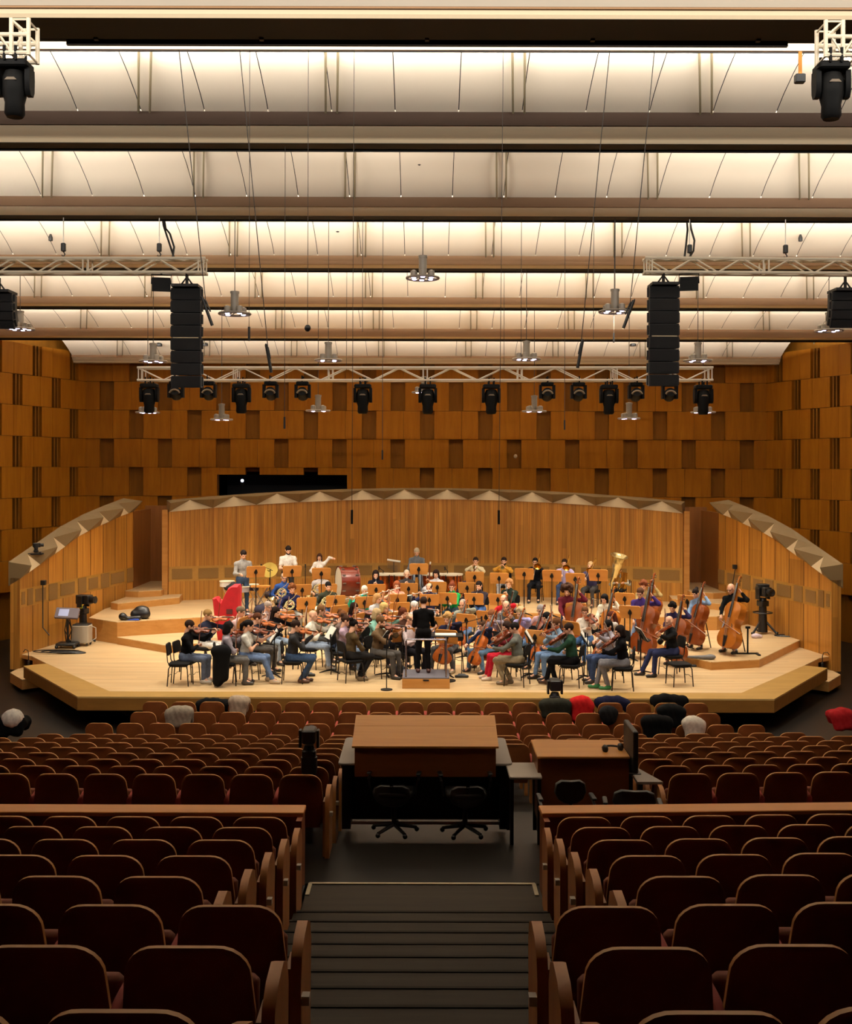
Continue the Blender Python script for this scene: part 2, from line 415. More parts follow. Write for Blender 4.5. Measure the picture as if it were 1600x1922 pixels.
# ------------------------------------------------------------------ stage
def slab(name, poly, z, z0, top=None, side=None, extra=None):
    b = MB(); n = len(poly)
    b.add([(x, y, z) for x, y in poly], [tuple(range(n))] if sum(poly[i][0] * poly[(i + 1) % n][1] - poly[(i + 1) % n][0] * poly[i][1] for i in range(n)) > 0 else [tuple(range(n))[::-1]], 0)
    for i in range(n):
        (x0, y0), (x1, y1) = poly[i], poly[(i + 1) % n]
        b.add([(x0, y0, z0), (x1, y1, z0), (x1, y1, z - .018), (x0, y0, z - .018)], [(0, 1, 2, 3)], 1)
        b.add([(x0, y0, z - .018), (x1, y1, z - .018), (x1, y1, z), (x0, y0, z)], [(0, 1, 2, 3)], 2)
    return struct(name, b, [top or M_FLOOR, side or M_RISF, M_FLOOR], smooth=0)
mir = lambda p: [(-x, y) for x, y in p][::-1]
half = [(6.35, 22.9), (8.7, 26.15), (9.38, 27.15), (9.7, 27.4), (8.6, 33.8), (7.6, 35.6)]
slab('floor_stage', [(-x, y) for x, y in half][::-1] + half, ZS, ZS - .1)
b = MB()                                                     # darker boards along the stage edge, with the fascia under them
outer = [(-9.1, 25.8), (-6.83, 22.36), (6.83, 22.3), (9.1, 25.8)]; inner = [(-8.7, 26.15), (-6.35, 22.9), (6.35, 22.9), (8.7, 26.15)]
for i in range(3):
    q = [outer[i], outer[i + 1], inner[i + 1], inner[i]]
    b.add([(x, y, ZS) for x, y in q], [(0, 1, 2, 3)], 0)
    (x0, y0), (x1, y1) = outer[i], outer[i + 1]
    b.add([(x0, y0, ZS - .27), (x1, y1, ZS - .27), (x1, y1, ZS - .03), (x0, y0, ZS - .03)], [(0, 1, 2, 3)], 1)
    b.add([(x0, y0, ZS - .03), (x1, y1, ZS - .03), (x1, y1, ZS), (x0, y0, ZS)], [(0, 1, 2, 3)], 2)
    b.add([(x0, y0, ZS - .27), (x1, y1, ZS - .27), (x1 * .93, y1 + .7, ZS - .27), (x0 * .93, y0 + .7, ZS - .27)], [(0, 1, 2, 3)], 1)
for s_ in (-1, 1):
    q = [(9.1, 25.8), (8.7, 26.15)]
    b.add([(s_ * 9.1, 25.8, ZS - .27), (s_ * 8.7, 26.15, ZS - .27), (s_ * 8.7, 26.15, ZS), (s_ * 9.1, 25.8, ZS)], [(0, 1, 2, 3)], 1)
struct('trim_2', b, [M_STRIP, M_FASC, mat('edge_light', '#c9a468', .4)], smooth=0)
b = MB(); b.prism([(-8.2, 27), (-6.2, 23.6), (6.2, 23.6), (8.2, 27)], 0, ZS - .28); struct('wall_understage', b, M_BLACK)
for s_ in (-1, 1):
    p = [(9.15, 25.85), (9.75, 26.75), (9.75, 27.5), (8.6, 26.4)]
    slab('floor_step', p if s_ > 0 else mir(p), .33, .1, M_FLOOR, M_RISF)
    p = [(8.72, 26.1), (9.45, 27.1), (9.75, 27.35), (10.05, 27.2), (9.9, 26.7), (9.2, 25.85)]
    b = MB(); pts = [(8.7, 26.18), (9.36, 27.15)]
    for (x0, y0), (x1, y1) in zip(pts[:-1], pts[1:]):
        b.add([(s_ * x0, y0, .33), (s_ * x1, y1, .33), (s_ * x1, y1, ZS), (s_ * x0, y0, ZS)], [(0, 1, 2, 3)])
    struct('trim_3', b, M_RISF, smooth=0)
slab('riser_low', [(6.39, 25.48), (7.57, 25.84), (9.6, 29.02), (9.45, 30.0), (8.9, 31.9), (5.6, 31.9), (5.9, 26.4)], Z1, ZS)
slab('riser_low', [(-7.85, 29.0), (-6.25, 27.63), (-5.2, 28.2), (-4.6, 28.5), (-4.6, 30.2), (-7.8, 30.2)], Z1, ZS)
slab('riser_center', [(-4.6, 29.6), (2.75, 29.6), (2.75, 31.6), (-4.6, 31.6)], ZA, ZS)
slab('riser_center', [(-4.6, 31.1), (-2.3, 31.1), (-2.3, 31.6), (2.75, 31.6), (2.75, 33.15), (-3.6, 33.15), (-3.6, 32.3), (-4.6, 32.3)], ZB, ZS)
back = [(x, 35.6 - 1.6 * (x / 7.6) ** 2) for x in np.linspace(7.7, -7.7, 9)]
slab('riser_high', [(-8.83, 29.88), (-7.86, 29.05), (-5.66, 30.2), (-4.62, 30.2), (-4.62, 32.3), (-3.6, 32.3), (-3.6, 33.15), (2.76, 33.15), (2.76, 31.2), (6.2, 30.4), (7.8, 30.5), (9.15, 31.9), (8.75, 33.8), (7.7, 35.0)] + back[1:] + [(-8.6, 33.8), (-8.95, 31.9)], Z2, ZS)
for s_ in (-1, 1):
    p = [(8.76, 31.7), (8.5, 31.45), (7.13, 33.0), (7.3, 34.4), (8.65, 34.2)]
    slab('floor_step', [(s_ * x, y) for x, y in p], Z3, Z2)
    p = [(8.72, 33.05), (8.3, 32.9), (7.72, 33.25), (7.72, 36), (8.66, 36)]
    slab('floor_step', [(s_ * x, y) for x, y in p], Z4, Z3)
# stage shell: curved rear wall and two wings, all with a grille band and a folded rim
def shell_wall(name, plan, tops, cells, th=.22, back_dir=1, ztr=None):
    """plan: points seen from the stage left to right; tops: wall heights there"""
    b = MB(); n = len(plan); zb0, zb1 = 1.775, 2.22
    P = [Vector(p) for p in plan]
    nr = []
    for i in range(n):
        t = (P[min(i + 1, n - 1)] - P[max(i - 1, 0)]).normalized(); nr.append(Vector((t.y, -t.x)))
    for i in range(n - 1):
        q0, q1 = P[i], P[i + 1]; lo = .3
        for z0, z1, z1b, m in ((lo, zb0, zb0, 0), (zb0, zb1, zb1, 1), (zb1, tops[i], tops[i + 1], 0)):
            b.add([(q0.x, q0.y, z0), (q1.x, q1.y, z0), (q1.x, q1.y, z1b), (q0.x, q0.y, z1)], [(0, 1, 2, 3)], m)
        a0, a1 = q0 - nr[i] * th, q1 - nr[i + 1] * th
        b.add([(a0.x, a0.y, lo), (a1.x, a1.y, lo), (a1.x, a1.y, tops[i + 1]), (a0.x, a0.y, tops[i])], [(3, 2, 1, 0)], 0)
        b.add([(q0.x, q0.y, tops[i]), (q1.x, q1.y, tops[i + 1]), (a1.x, a1.y, tops[i + 1]), (a0.x, a0.y, tops[i])], [(0, 1, 2, 3)], 0)
    for i in (0, n - 1):
        q, a = P[i], P[i] - nr[i] * th
        b.add([(q.x, q.y, .3), (a.x, a.y, .3), (a.x, a.y, tops[i]), (q.x, q.y, tops[i])], [(0, 1, 2, 3)], 0)
    # grille panels along the arc length
    seg = [0]
    for i in range(n - 1): seg.append(seg[-1] + (P[i + 1] - P[i]).length)
    def pt(s):
        s = max(0, min(seg[-1], s))
        for i in range(n - 1):
            if s <= seg[i + 1]: 
                k = (s - seg[i]) / (seg[i + 1] - seg[i]); return P[i].lerp(P[i + 1], k), nr[i].lerp(nr[i + 1], k)
    for (c0, c1, dz) in cells:
        p0, n0 = pt(c0 * seg[-1]); p1, n1 = pt(c1 * seg[-1])
        o0, o1 = p0 + n0 * .015, p1 + n1 * .015
        za, zc = zb0 + .07 - dz * .05, zb1 - .07 + dz * .05
        b.add([(o0.x, o0.y, za), (o1.x, o1.y, za), (o1.x, o1.y, zc), (o0.x, o0.y, zc), (p0.x, p0.y, za), (p1.x, p1.y, za), (p1.x, p1.y, zc), (p0.x, p0.y, zc)],
              [(0, 1, 2, 3), (4, 5, 1, 0), (3, 2, 6, 7), (0, 3, 7, 4), (1, 5, 6, 2)], 2)
    return struct(name, b, [M_SHELL, M_BAND, M_GRILLE], smooth=0), P, nr
xs = np.linspace(-7.6, 7.6, 14)
plan = [(x, 35.3 - 1.6 * (x / 7.6) ** 2) for x in xs]
tops = [4.2 - .36 * (x / 7.6) ** 2 for x in xs]
cells = [((k + .12) / 20, (k + .88) / 20, 0) for k in range(20)]
o, P, nr = shell_wall('wall_stage_back', plan, tops, cells)
def rim(name, plan, tops, nfold, out_f=.34, back_r=.75, rise=.29, capd=.4, base=1.0):
    """folded rim: pale facets lean back, dark facets overhang the stage"""
    b = MB(); P = [Vector(p) for p in plan]; seg = [0]
    for i in range(len(P) - 1): seg.append(seg[-1] + (P[i + 1] - P[i]).length)
    def pt(s):
        s = max(0, min(seg[-1], s))
        for i in range(len(P) - 1):
            if s <= seg[i + 1] + 1e-6:
                k = (s - seg[i]) / (seg[i + 1] - seg[i]); p = P[i].lerp(P[i + 1], k); t = (P[i + 1] - P[i]).normalized()
                return p, Vector((t.y, -t.x)), tops[i] + (tops[i + 1] - tops[i]) * k
    v3 = lambda p, z: (p.x, p.y, z)
    Ls = [pt(seg[-1] * k / nfold) for k in range(nfold + 1)]
    for k in range(nfold):
        lo_, hi_ = pt(seg[-1] * (k + .5 - base / 2) / nfold), pt(seg[-1] * (k + .5 + base / 2) / nfold)
        pa, na, za = pt(seg[-1] * (k + .5) / nfold)
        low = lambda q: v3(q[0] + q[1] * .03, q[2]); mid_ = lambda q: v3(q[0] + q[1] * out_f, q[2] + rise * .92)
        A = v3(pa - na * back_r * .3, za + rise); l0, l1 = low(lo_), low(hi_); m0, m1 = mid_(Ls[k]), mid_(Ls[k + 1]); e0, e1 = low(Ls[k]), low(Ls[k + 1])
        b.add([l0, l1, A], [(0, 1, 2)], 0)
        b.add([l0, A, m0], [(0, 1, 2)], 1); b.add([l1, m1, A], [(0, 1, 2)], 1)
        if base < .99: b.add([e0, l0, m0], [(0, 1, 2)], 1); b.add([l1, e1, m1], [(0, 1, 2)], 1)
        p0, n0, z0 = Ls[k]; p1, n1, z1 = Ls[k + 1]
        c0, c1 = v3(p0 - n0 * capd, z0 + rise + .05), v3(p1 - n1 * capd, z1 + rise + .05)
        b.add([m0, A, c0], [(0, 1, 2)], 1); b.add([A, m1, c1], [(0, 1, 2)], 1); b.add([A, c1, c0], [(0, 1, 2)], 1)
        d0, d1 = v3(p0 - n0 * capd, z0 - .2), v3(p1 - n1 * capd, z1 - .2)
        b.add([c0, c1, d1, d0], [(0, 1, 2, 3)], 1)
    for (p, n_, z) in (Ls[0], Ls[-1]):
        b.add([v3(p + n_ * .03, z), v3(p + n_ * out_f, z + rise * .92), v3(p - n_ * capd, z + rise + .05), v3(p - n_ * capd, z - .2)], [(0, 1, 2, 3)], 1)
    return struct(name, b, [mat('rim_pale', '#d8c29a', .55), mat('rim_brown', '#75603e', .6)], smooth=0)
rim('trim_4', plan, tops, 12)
# wings (seen wall top from the pixels of the photograph)
wt = [(37, 1087), (62, 1070), (86, 1052), (110, 1036), (142, 1011), (161, 1000), (185, 989), (205, 980), (226, 970), (250, 961)]
wp, wz = [], []
for px, py in wt:
    k = (px - 37) / (250 - 37)
    # plan line from (-9.7, 27.3) to (-8.6, 33.8), cut by the ray through px
    r_ = (px - 800) / F_PX; x0, y0, x1, y1 = -9.72, 27.3, -8.6, 33.8
    t = (r_ * y0 - x0) / ((x1 - x0) - r_ * (y1 - y0)); t = max(0, min(1, t))
    Y = y0 + (y1 - y0) * t; wp.append((x0 + (x1 - x0) * t, Y)); wz.append(Z(py, Y))
wc = []; lens = 6.6
cell_px = [(41, 47), (52, 62), (67, 86), (92, 108), (114, 140), (147, 162), (167, 184), (190, 205), (209, 233), (239, 250)]
def tpx(px):
    r_ = (px - 800) / F_PX; x0, y0, x1, y1 = wp[0] + wp[-1]
    return (r_ * y0 - x0) / ((x1 - x0) - r_ * (y1 - y0))
wc = [(max(0, tpx(a)), min(1, tpx(c)), i % 2) for i, (a, c) in enumerate(cell_px)]
shell_wall('wall_stage_left', wp, wz, wc, th=.25)
rp = [(-x, y) for x, y in wp][::-1]; rzz = wz[::-1]
shell_wall('wall_stage_right', rp, rzz, [(1 - c1, 1 - c0, d) for c0, c1, d in wc][::-1], th=.25)
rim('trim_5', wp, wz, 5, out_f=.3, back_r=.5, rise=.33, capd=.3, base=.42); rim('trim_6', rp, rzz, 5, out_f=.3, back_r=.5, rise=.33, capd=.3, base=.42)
for s_ in (-1, 1):                                           # dark recess between wing and rear wall, ends of the walls
    b = MB(); b.box((s_ * 8.15, 35.95, 2.1), (1.4, .1, 3.7)); b.box((s_ * 8.72, 34.9, 2.05), (.1, 2.2, 3.6))
    struct('wall_recess', b, M_RECESS, smooth=0)
    b = MB(); b.box((s_ * 7.7, 33.75, 2.55), (.16, .3, 2.7)); struct('trim_7', b, M_RISF)
# ------------------------------------------------------------------ smooth solids: blended tapered limbs turned into one skin
def sdf_mesh(prims, h, blend=.03):
    """prims: ('c', p0, p1, r0, r1[, flat, axis]) tapered capsule | ('e', centre, radii[, 3x3]) ellipsoid | '-' prefixed kinds cut. returns verts, quads"""
    lo = np.array([1e9] * 3); hi = -lo
    for p in prims:
        if p[0] == 'c':
            for q, r in ((p[1], p[3]), (p[2], p[4])):
                q = np.array(q); lo = np.minimum(lo, q - r - .01); hi = np.maximum(hi, q + r + .01)
        elif p[0] == 'e':
            q = np.array(p[1]); r = max(p[2]); lo = np.minimum(lo, q - r - .01); hi = np.maximum(hi, q + r + .01)
    lo -= 2.2 * h + blend * .3; hi += 2.2 * h + blend * .3
    n = np.maximum(4, np.ceil((hi - lo) / h).astype(int) + 1)
    ax = [lo[i] + h * np.arange(n[i]) for i in range(3)]
    D = np.full(n, 1e3, np.float32)
    for p in prims:
        kind = p[0].lstrip('-'); cut = p[0][0] == '-'
        if kind == 'c':
            a = np.array(p[1], float); b = np.array(p[2], float); r0, r1 = p[3], p[4]
            bl, bh = np.minimum(a - r0, b - r1), np.maximum(a + r0, b + r1)
        else:
            a = np.array(p[1], float); rr = np.array(p[2], float); bl, bh = a - rr.max(), a + rr.max()
        m = blend * 1.6 + 3 * h
        s = [slice(max(0, int((bl[i] - m - lo[i]) / h)), min(n[i], int((bh[i] + m - lo[i]) / h) + 2)) for i in range(3)]
        P = np.stack(np.meshgrid(ax[0][s[0]], ax[1][s[1]], ax[2][s[2]], indexing='ij'), -1)
        if kind == 'c':
            ab = b - a; L2 = max(1e-9, ab @ ab); q = P - a; t = np.clip((q @ ab) / L2, 0, 1)
            v = q - t[..., None] * ab
            if len(p) > 5:
                f = np.array(p[6], float); f /= np.linalg.norm(f); v = v + (v @ f)[..., None] * f * (p[5] - 1)
            d = np.linalg.norm(v, axis=-1) - (r0 + (r1 - r0) * t)
        else:
            q = P - a
            if len(p) > 3: q = q @ np.array(p[3], float)
            k = np.linalg.norm(q / rr, axis=-1); g = np.linalg.norm(q / rr ** 2, axis=-1)
            d = np.where(g > 1e-6, k * (k - 1) / np.maximum(g, 1e-6), -rr.min())
        d = d.astype(np.float32); o = D[s[0], s[1], s[2]]
        if cut: D[s[0], s[1], s[2]] = np.maximum(o, -d)
        else:
            hh = np.maximum(blend - np.abs(o - d), 0) / blend
            D[s[0], s[1], s[2]] = np.minimum(o, d) - hh * hh * blend * .25
    I = D < 0
    c = np.zeros(np.array(D.shape) - 1, np.int8)
    for dx in (0, 1):
        for dy in (0, 1):
            for dz in (0, 1): c += I[dx:D.shape[0] - 1 + dx, dy:D.shape[1] - 1 + dy, dz:D.shape[2] - 1 + dz]
    cell = (c > 0) & (c < 8); idx = np.full(cell.shape, -1); pos = np.argwhere(cell); idx[cell] = np.arange(len(pos))
    acc = np.zeros((len(pos), 3)); cnt = np.zeros(len(pos))
    corners = [(i, j, k) for i in (0, 1) for j in (0, 1) for k in (0, 1)]
    for u in corners:
        for ax_ in range(3):
            if u[ax_]: continue
            w_ = list(u); w_[ax_] = 1
            d0 = D[pos[:, 0] + u[0], pos[:, 1] + u[1], pos[:, 2] + u[2]]; d1 = D[pos[:, 0] + w_[0], pos[:, 1] + w_[1], pos[:, 2] + w_[2]]
            x = (d0 < 0) != (d1 < 0); t = np.where(x, d0 / np.where(x, d0 - d1, 1), 0)
            pt = np.array(u, float)[None].repeat(len(pos), 0); pt[:, ax_] += t
            acc += pt * x[:, None]; cnt += x
    V = lo + h * (pos + acc / np.maximum(cnt, 1)[:, None])
    Q = []
    for a in range(3):
        b_, c_ = (a + 1) % 3, (a + 2) % 3
        s0 = [slice(None)] * 3; s1 = [slice(None)] * 3; s0[a] = slice(0, -1); s1[a] = slice(1, None)
        i0, i1 = I[tuple(s0)], I[tuple(s1)]; e = np.argwhere(i0 != i1)
        e = e[(e[:, b_] > 0) & (e[:, c_] > 0)]
        if not len(e): continue
        fl = i0[e[:, 0], e[:, 1], e[:, 2]]
        def ix(db, dc):
            k = e.copy(); k[:, b_] -= db; k[:, c_] -= dc; return idx[k[:, 0], k[:, 1], k[:, 2]]
        q = np.stack([ix(1, 1), ix(0, 1), ix(0, 0), ix(1, 0)], 1); q[~fl] = q[~fl][:, ::-1]; Q.append(q)
    return V, np.concatenate(Q)
def sdf_build(name, mats, prims, h, blend=.03, parent=None, label=None, M=None, jitter=0):
    V, Q = sdf_mesh(prims, h, blend)
    return put(name, np_mesh(name, V, Q, mats), parent, label, M)
def np_mesh(name, V, Q, mats, mi=None):
    me = bpy.data.meshes.new(name)
    me.vertices.add(len(V)); me.vertices.foreach_set('co', np.asarray(V, np.float32).ravel())
    me.loops.add(len(Q) * 4); me.loops.foreach_set('vertex_index', np.asarray(Q, np.int32).ravel())
    me.polygons.add(len(Q)); me.polygons.foreach_set('loop_start', np.arange(0, 4 * len(Q), 4, dtype=np.int32))
    for q in (mats if isinstance(mats, (list, tuple)) else [mats]): me.materials.append(q)
    if mi is not None: me.polygons.foreach_set('material_index', np.asarray(mi, np.int32))
    me.polygons.foreach_set('use_smooth', [True] * len(Q))
    me.update(calc_edges=True); return me
# ------------------------------------------------------------------ auditorium seats
M_SEATB = mat('seat_back_fabric', '#7c441a', .75, noise=.1, nscale=9, spec=.25)
M_SEATE = mat('seat_edge_wood', '#c08a48', .5)
M_SEATC = mat('seat_cushion_fabric', '#6e3418', .85)
M_ARM = mat('seat_arm_red', '#8a2816', .8)
M_SLEG = wood('seat_leg_wood', '#8a5a2c', '#9c6834', (1, 1, .2), rough=.5)
M_END = wood('seat_end_wood', '#a0683a', '#b47a44', (1, 1, .2), rough=.45)
M_TAG = mat('aisle_tag', '#c9c4b8', .5)
ORD = 'first second third fourth fifth sixth seventh eighth ninth tenth eleventh twelfth thirteenth fourteenth fifteenth sixteenth seventeenth eighteenth nineteenth twentieth twenty-first twenty-second'.split()
def back_outline(inset=0, n=6):
    pts = []; r = .125
    hw_t, hw_m, hw_b, zt, zb = .226 - inset, .238 - inset, .2 - inset, .885 - inset, .30 + inset
    r = r - inset * .4
    pts += [(hw_b, zb), (hw_m - .012, zb + .12), (hw_m, .62)]
    for i in range(n + 1):
        t = R(90 * i / n); pts.append((hw_t - r + math.cos(t) * r, zt - r + math.sin(t) * r))
    return pts + [(-x, z) for x, z in pts[::-1]]
def lean(y, z): return (y - .16 * (z - .35) if z > .35 else y)
def back_ring(inset, y, bow=.04):
    return [(x, lean(y - bow * (x / .24) ** 2 * -1, z), z) for x, z in back_outline(inset)]
def make_seat(mirror, end):
    t = thing('auditorium_seat', 'x', 'seat'); s = -1 if mirror else 1
    b = MB(); b.loft([back_ring(.012, -.022), back_ring(0, -.012)], 0, cap=True); 
    b.loft([back_ring(0, -.012), back_ring(0, .012)], 1, cap=False); b.loft([back_ring(0, .012), back_ring(.012, .02)], 0, cap=True)
    b.build('backrest', [M_SEATB, M_SEATE], t, smooth=50)
    b = MB(); b.loft([back_ring(.035, .02), back_ring(.028, .05), back_ring(.035, .08), back_ring(.07, .095)], 0)
    b.build('back_cushion', M_SEATC, t, smooth=60)
    b = MB(); b.rbox((0, .19, .5), (.42, .1, .36), .04, M=Matrix.Translation((0, .0, -.02)) @ Matrix.Rotation(R(-8), 4, 'X'))
    b.build('seat_cushion', M_SEATC, t, smooth=60)
    b = MB()
    b.loft([[(s * .252 + dx * .028, y, z - .02 + dz * .05) for dx, dz in ((1, -1), (1, .5), (.5, 1), (-.5, 1), (-1, .5), (-1, -1))] for y, z in ((-.045, .585), (-.03, .6), (.1, .62), (.3, .62), (.36, .6))], 0)
    if not end: b.build('armrest', M_ARM, t, smooth=60)
    b = MB(); b.loft([[(s * .256 + dx * .022, y0 + dy, z) for dx, dy in ((-1, -.02), (1, -.02), (1, .16), (-1, .16))] for z, y0 in ((0, .0), (.3, .02), (.575, .03))])
    b.build('leg', M_SLEG, t)
    if end:
        b = MB(); e = s
        prof = [(-.07, 0), (.34, 0), (.36, .3), (.38, .56), (.33, .66), (.22, .705), (.08, .69), (-.02, .64), (-.06, .55)]
        for q in (0, 1): pass
        M = Matrix(((0, 0, 1, e * .285), (1, 0, 0, 0), (0, 1, 0, 0), (0, 0, 0, 1)))
        b.prism(prof, -.024, .024, M=M)
        p_ = b.build('end_panel', M_END, t)
        b = MB(); b.box((e * .325, -.02, .46), (.035, .05, .04), M=None); b.build('aisle_tag', M_TAG, p_)
    return t
SEAT = {(mi, e): make_seat(mi, e) for mi in (0, 1) for e in (0, 1)}
used = set(); SEATPOS = {}
def place_seat(x, y, z, mi, e, label, group):
    k = (mi, e); M = Matrix.Translation((x, y, z))
    if k not in used:
        used.add(k); o = SEAT[k]; kids(o); [kids(c) for c in o.children]; o.matrix_basis = M; tag(o, label, None, group)
    else: o = dup(SEAT[k], None, 0, label, group, M)
    return o
SLANT = {'left': -.006, 'right': .05}
vis = lambda x, Y: abs(x) - .27 < 806 / F_PX * Y
for sd, x0, mi in (('left', -.842, 0), ('right', .795, 1)):
    sg = -1 if sd == 'left' else 1
    for m in range(8):
        y, z = row3(m)
        for k in range(0 if m >= 5 else 1, 9):
            x = x0 + sg * .52 * k
            if not vis(x, y): break
            k1 = k if m >= 5 else k - 1
            place_seat(x, y + SLANT[sd] * (x - x0), z, mi, 1 if k1 == 0 else 0, f'brown upholstered seat {ORD[k1]} from the stairs, {ORD[m]} row behind the {sd} wooden rail', f'seats behind the {sd} rail')
for sd, x0, mi in (('left', -1.32, 0), ('right', 1.274, 1)):
    sg = -1 if sd == 'left' else 1
    for n in range(8):
        y, z = row2(n); k0 = 3 if (sd == 'right' and n <= 4) else 0
        for k in range(k0, 16):
            x = x0 + sg * .517 * k
            if not vis(x, y) or (n == 7 and abs(x) > 6.2) or (n == 6 and abs(x) > 7): break
            place_seat(x, y + SLANT[sd] * 1.1 * (x - x0), z, mi, 1 if k == k0 else 0, f'brown upholstered seat {ORD[k - k0]} from the mixing desks, {ORD[n]} row before the {sd} rail', f'seats before the {sd} rail')
for r_, (y, kmax) in enumerate(((20.83, 10), (19.95, 10), (19.07, 11))):
    i = 0
    for k in range(-kmax, kmax):
        x = .26 + .519 * k; i += 1
        if r_ == 2 and abs(x) < .9: continue
        place_seat(x, y, 0, 0 if x < 0 else 1, 0, f'brown upholstered seat {ORD[i - 1]} from the left in the {ORD[r_]} row below the stage', f'seats in the {ORD[r_]} row below the stage')
# rails in front of the upper tier
for nm, xa, xb, lab in (('l', -7.9, -1.09, 'low wooden rail wall with flat top to the left of the stairs'), ('r', 1.04, 7.9, 'low wooden rail wall with flat top to the right of the stairs')):
    sl = .045 if xa > 0 else 0; t = thing('rail_wall', lab, 'rail', ((xa + xb) / 2, 10.36 + sl * (xb - xa) / 2, 1.0), sl); w_ = xb - xa
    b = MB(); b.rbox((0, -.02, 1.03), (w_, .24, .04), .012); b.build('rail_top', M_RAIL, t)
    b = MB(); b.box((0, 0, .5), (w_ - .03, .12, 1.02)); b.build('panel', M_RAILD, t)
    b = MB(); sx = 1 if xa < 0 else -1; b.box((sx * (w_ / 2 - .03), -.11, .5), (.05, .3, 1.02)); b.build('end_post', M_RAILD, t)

# ------------------------------------------------------------------ mixing desks in the middle of the stalls
M_BOX = wood('desk_cover_veneer', '#c8863a', '#d49444', (.15, 2, 1), rough=.38)
M_BOXF = wood('desk_front_veneer', '#74401a', '#7e481e', (.15, 1, 2), rough=.45)
M_GREY = mat('desk_grey', '#8a8178', .5)
M_BLK = mat('black_plastic', '#0c0b0a', .5); M_BLKM = mat('black_metal', '#131211', .4, .3)
M_STEEL = mat('steel', '#a8a49c', .3, .9)
t = thing('mixing_desk_cover', 'large wooden cover with sloping lid on the central grey mixing table', 'cover', (0, 13.2, 1.65))
b = MB(); b.loft([[(x, -.3, 0.0), (x, -.29, .325), (x, .43, .507), (x, .43, .2), (x, -.1, .2), (x, -.1, 0)] for x in (-.8, .8)]); b.build('body', M_BOXF, t, smooth=0)
b = MB()
for a, c in ((-.31, .17), (.175, .45)):
    k = lambda y: .325 + (y + .3) * .25
    b.loft([[(x, a, k(a) + .002), (x, c, k(c) + .002), (x, c, k(c) + .024), (x, a, k(a) + .024)] for x in (-.83, .83)])
b.build('lid', M_BOX, t, smooth=0)
t = thing('mixing_table', 'long grey table with black legs carrying the big wooden cover', 'table', (0, 13.5, 1.02))
b = MB(); b.rbox((0, .05, .76), (1.98, 1.25, .03), .06); b.build('table_top', M_GREY, t)
for x in (-.9, .9):
    b = MB(); b.box((x, 0, .37), (.1, 1.0, .73)); b.build('leg', M_BLKM, t)
b = MB(); b.tube([(-.9, -.45, .06), (.9, -.45, .06)], .018); b.build('footrest', M_STEEL, t)
b = MB(); b.box((0, -.2, .385), (1.78, .04, .71)); b.build('shade_panel', M_BLKM, t)  # black sheet added to make the space under the table dark
t = thing('control_desk', 'smaller wooden covered desk with headphones and a black screen on it', 'desk', (1.75, 12.6, 1.02))
b = MB(); b.box((0, .36, .57), (1.01, .7, .7)); b.build('body', M_BOXF, t)
b = MB(); b.rbox((0, .37, .93), (1.03, .78, .03), .015); b.build('lid', M_BOX, t)
for sx in (-1, 1):
    b = MB(); b.box((sx * .44, .3, .11), (.08, .6, .22)); b.build('leg', M_BLKM, t)
t = thing('side_table', 'small pale grey table between the two wooden covered desks', 'table', (1.1, 12.75, 1.02))
b = MB(); b.rbox((0, 0, .74), (.36, .62, .03), .03); b.build('table_top', mat('pale_grey', '#a49a8c', .5), t)
for x in (-.15, .15):
    for y in (-.26, .26):
        b = MB(); b.box((x, y, .36), (.04, .04, .72)); b.build('leg', M_BLKM, t)
t = thing('side_table', 'narrow grey table end beside the black screen', 'table', (2.42, 12.7, 1.02))
b = MB(); b.prism([(-.12, -.35), (.16, -.35), (-.06, .4), (-.12, .4)], .7, .73); b.build('table_top', M_GREY, t)
for y in (-.3, .3):
    b = MB(); b.box((-.08, y, .35), (.05, .05, .7)); b.build('leg', M_BLKM, t)
t = thing('screen', 'flat black screen standing edge-on beside the smaller covered desk', 'screen', (2.3, 12.75, 1.98), R(90))
b = MB(); b.rbox((0, 0, .06), (.62, .06, .46), .02); b.build('panel', M_BLK, t)
b = MB(); b.box((0, .0, -.18), (.1, .05, .1)); b.rbox((0, 0, -.23), (.24, .2, .02), .03); b.build('foot', M_BLKM, t)
t = thing('headphones', 'black headphones lying on the smaller covered desk', 'headphones', (2.1, 12.86, 1.965), .4)
b = MB(); b.tube([(.1 * math.cos(a), .09 * math.sin(a), .03) for a in np.linspace(-.3, math.pi + .3, 14)], .012, 6); b.build('headband', M_BLK, t)
for s_ in (-1, 1):
    b = MB(); b.ell((s_ * .1, -.03, .035), (.03, .05, .045)); b.build('ear_cup', M_BLK, t)
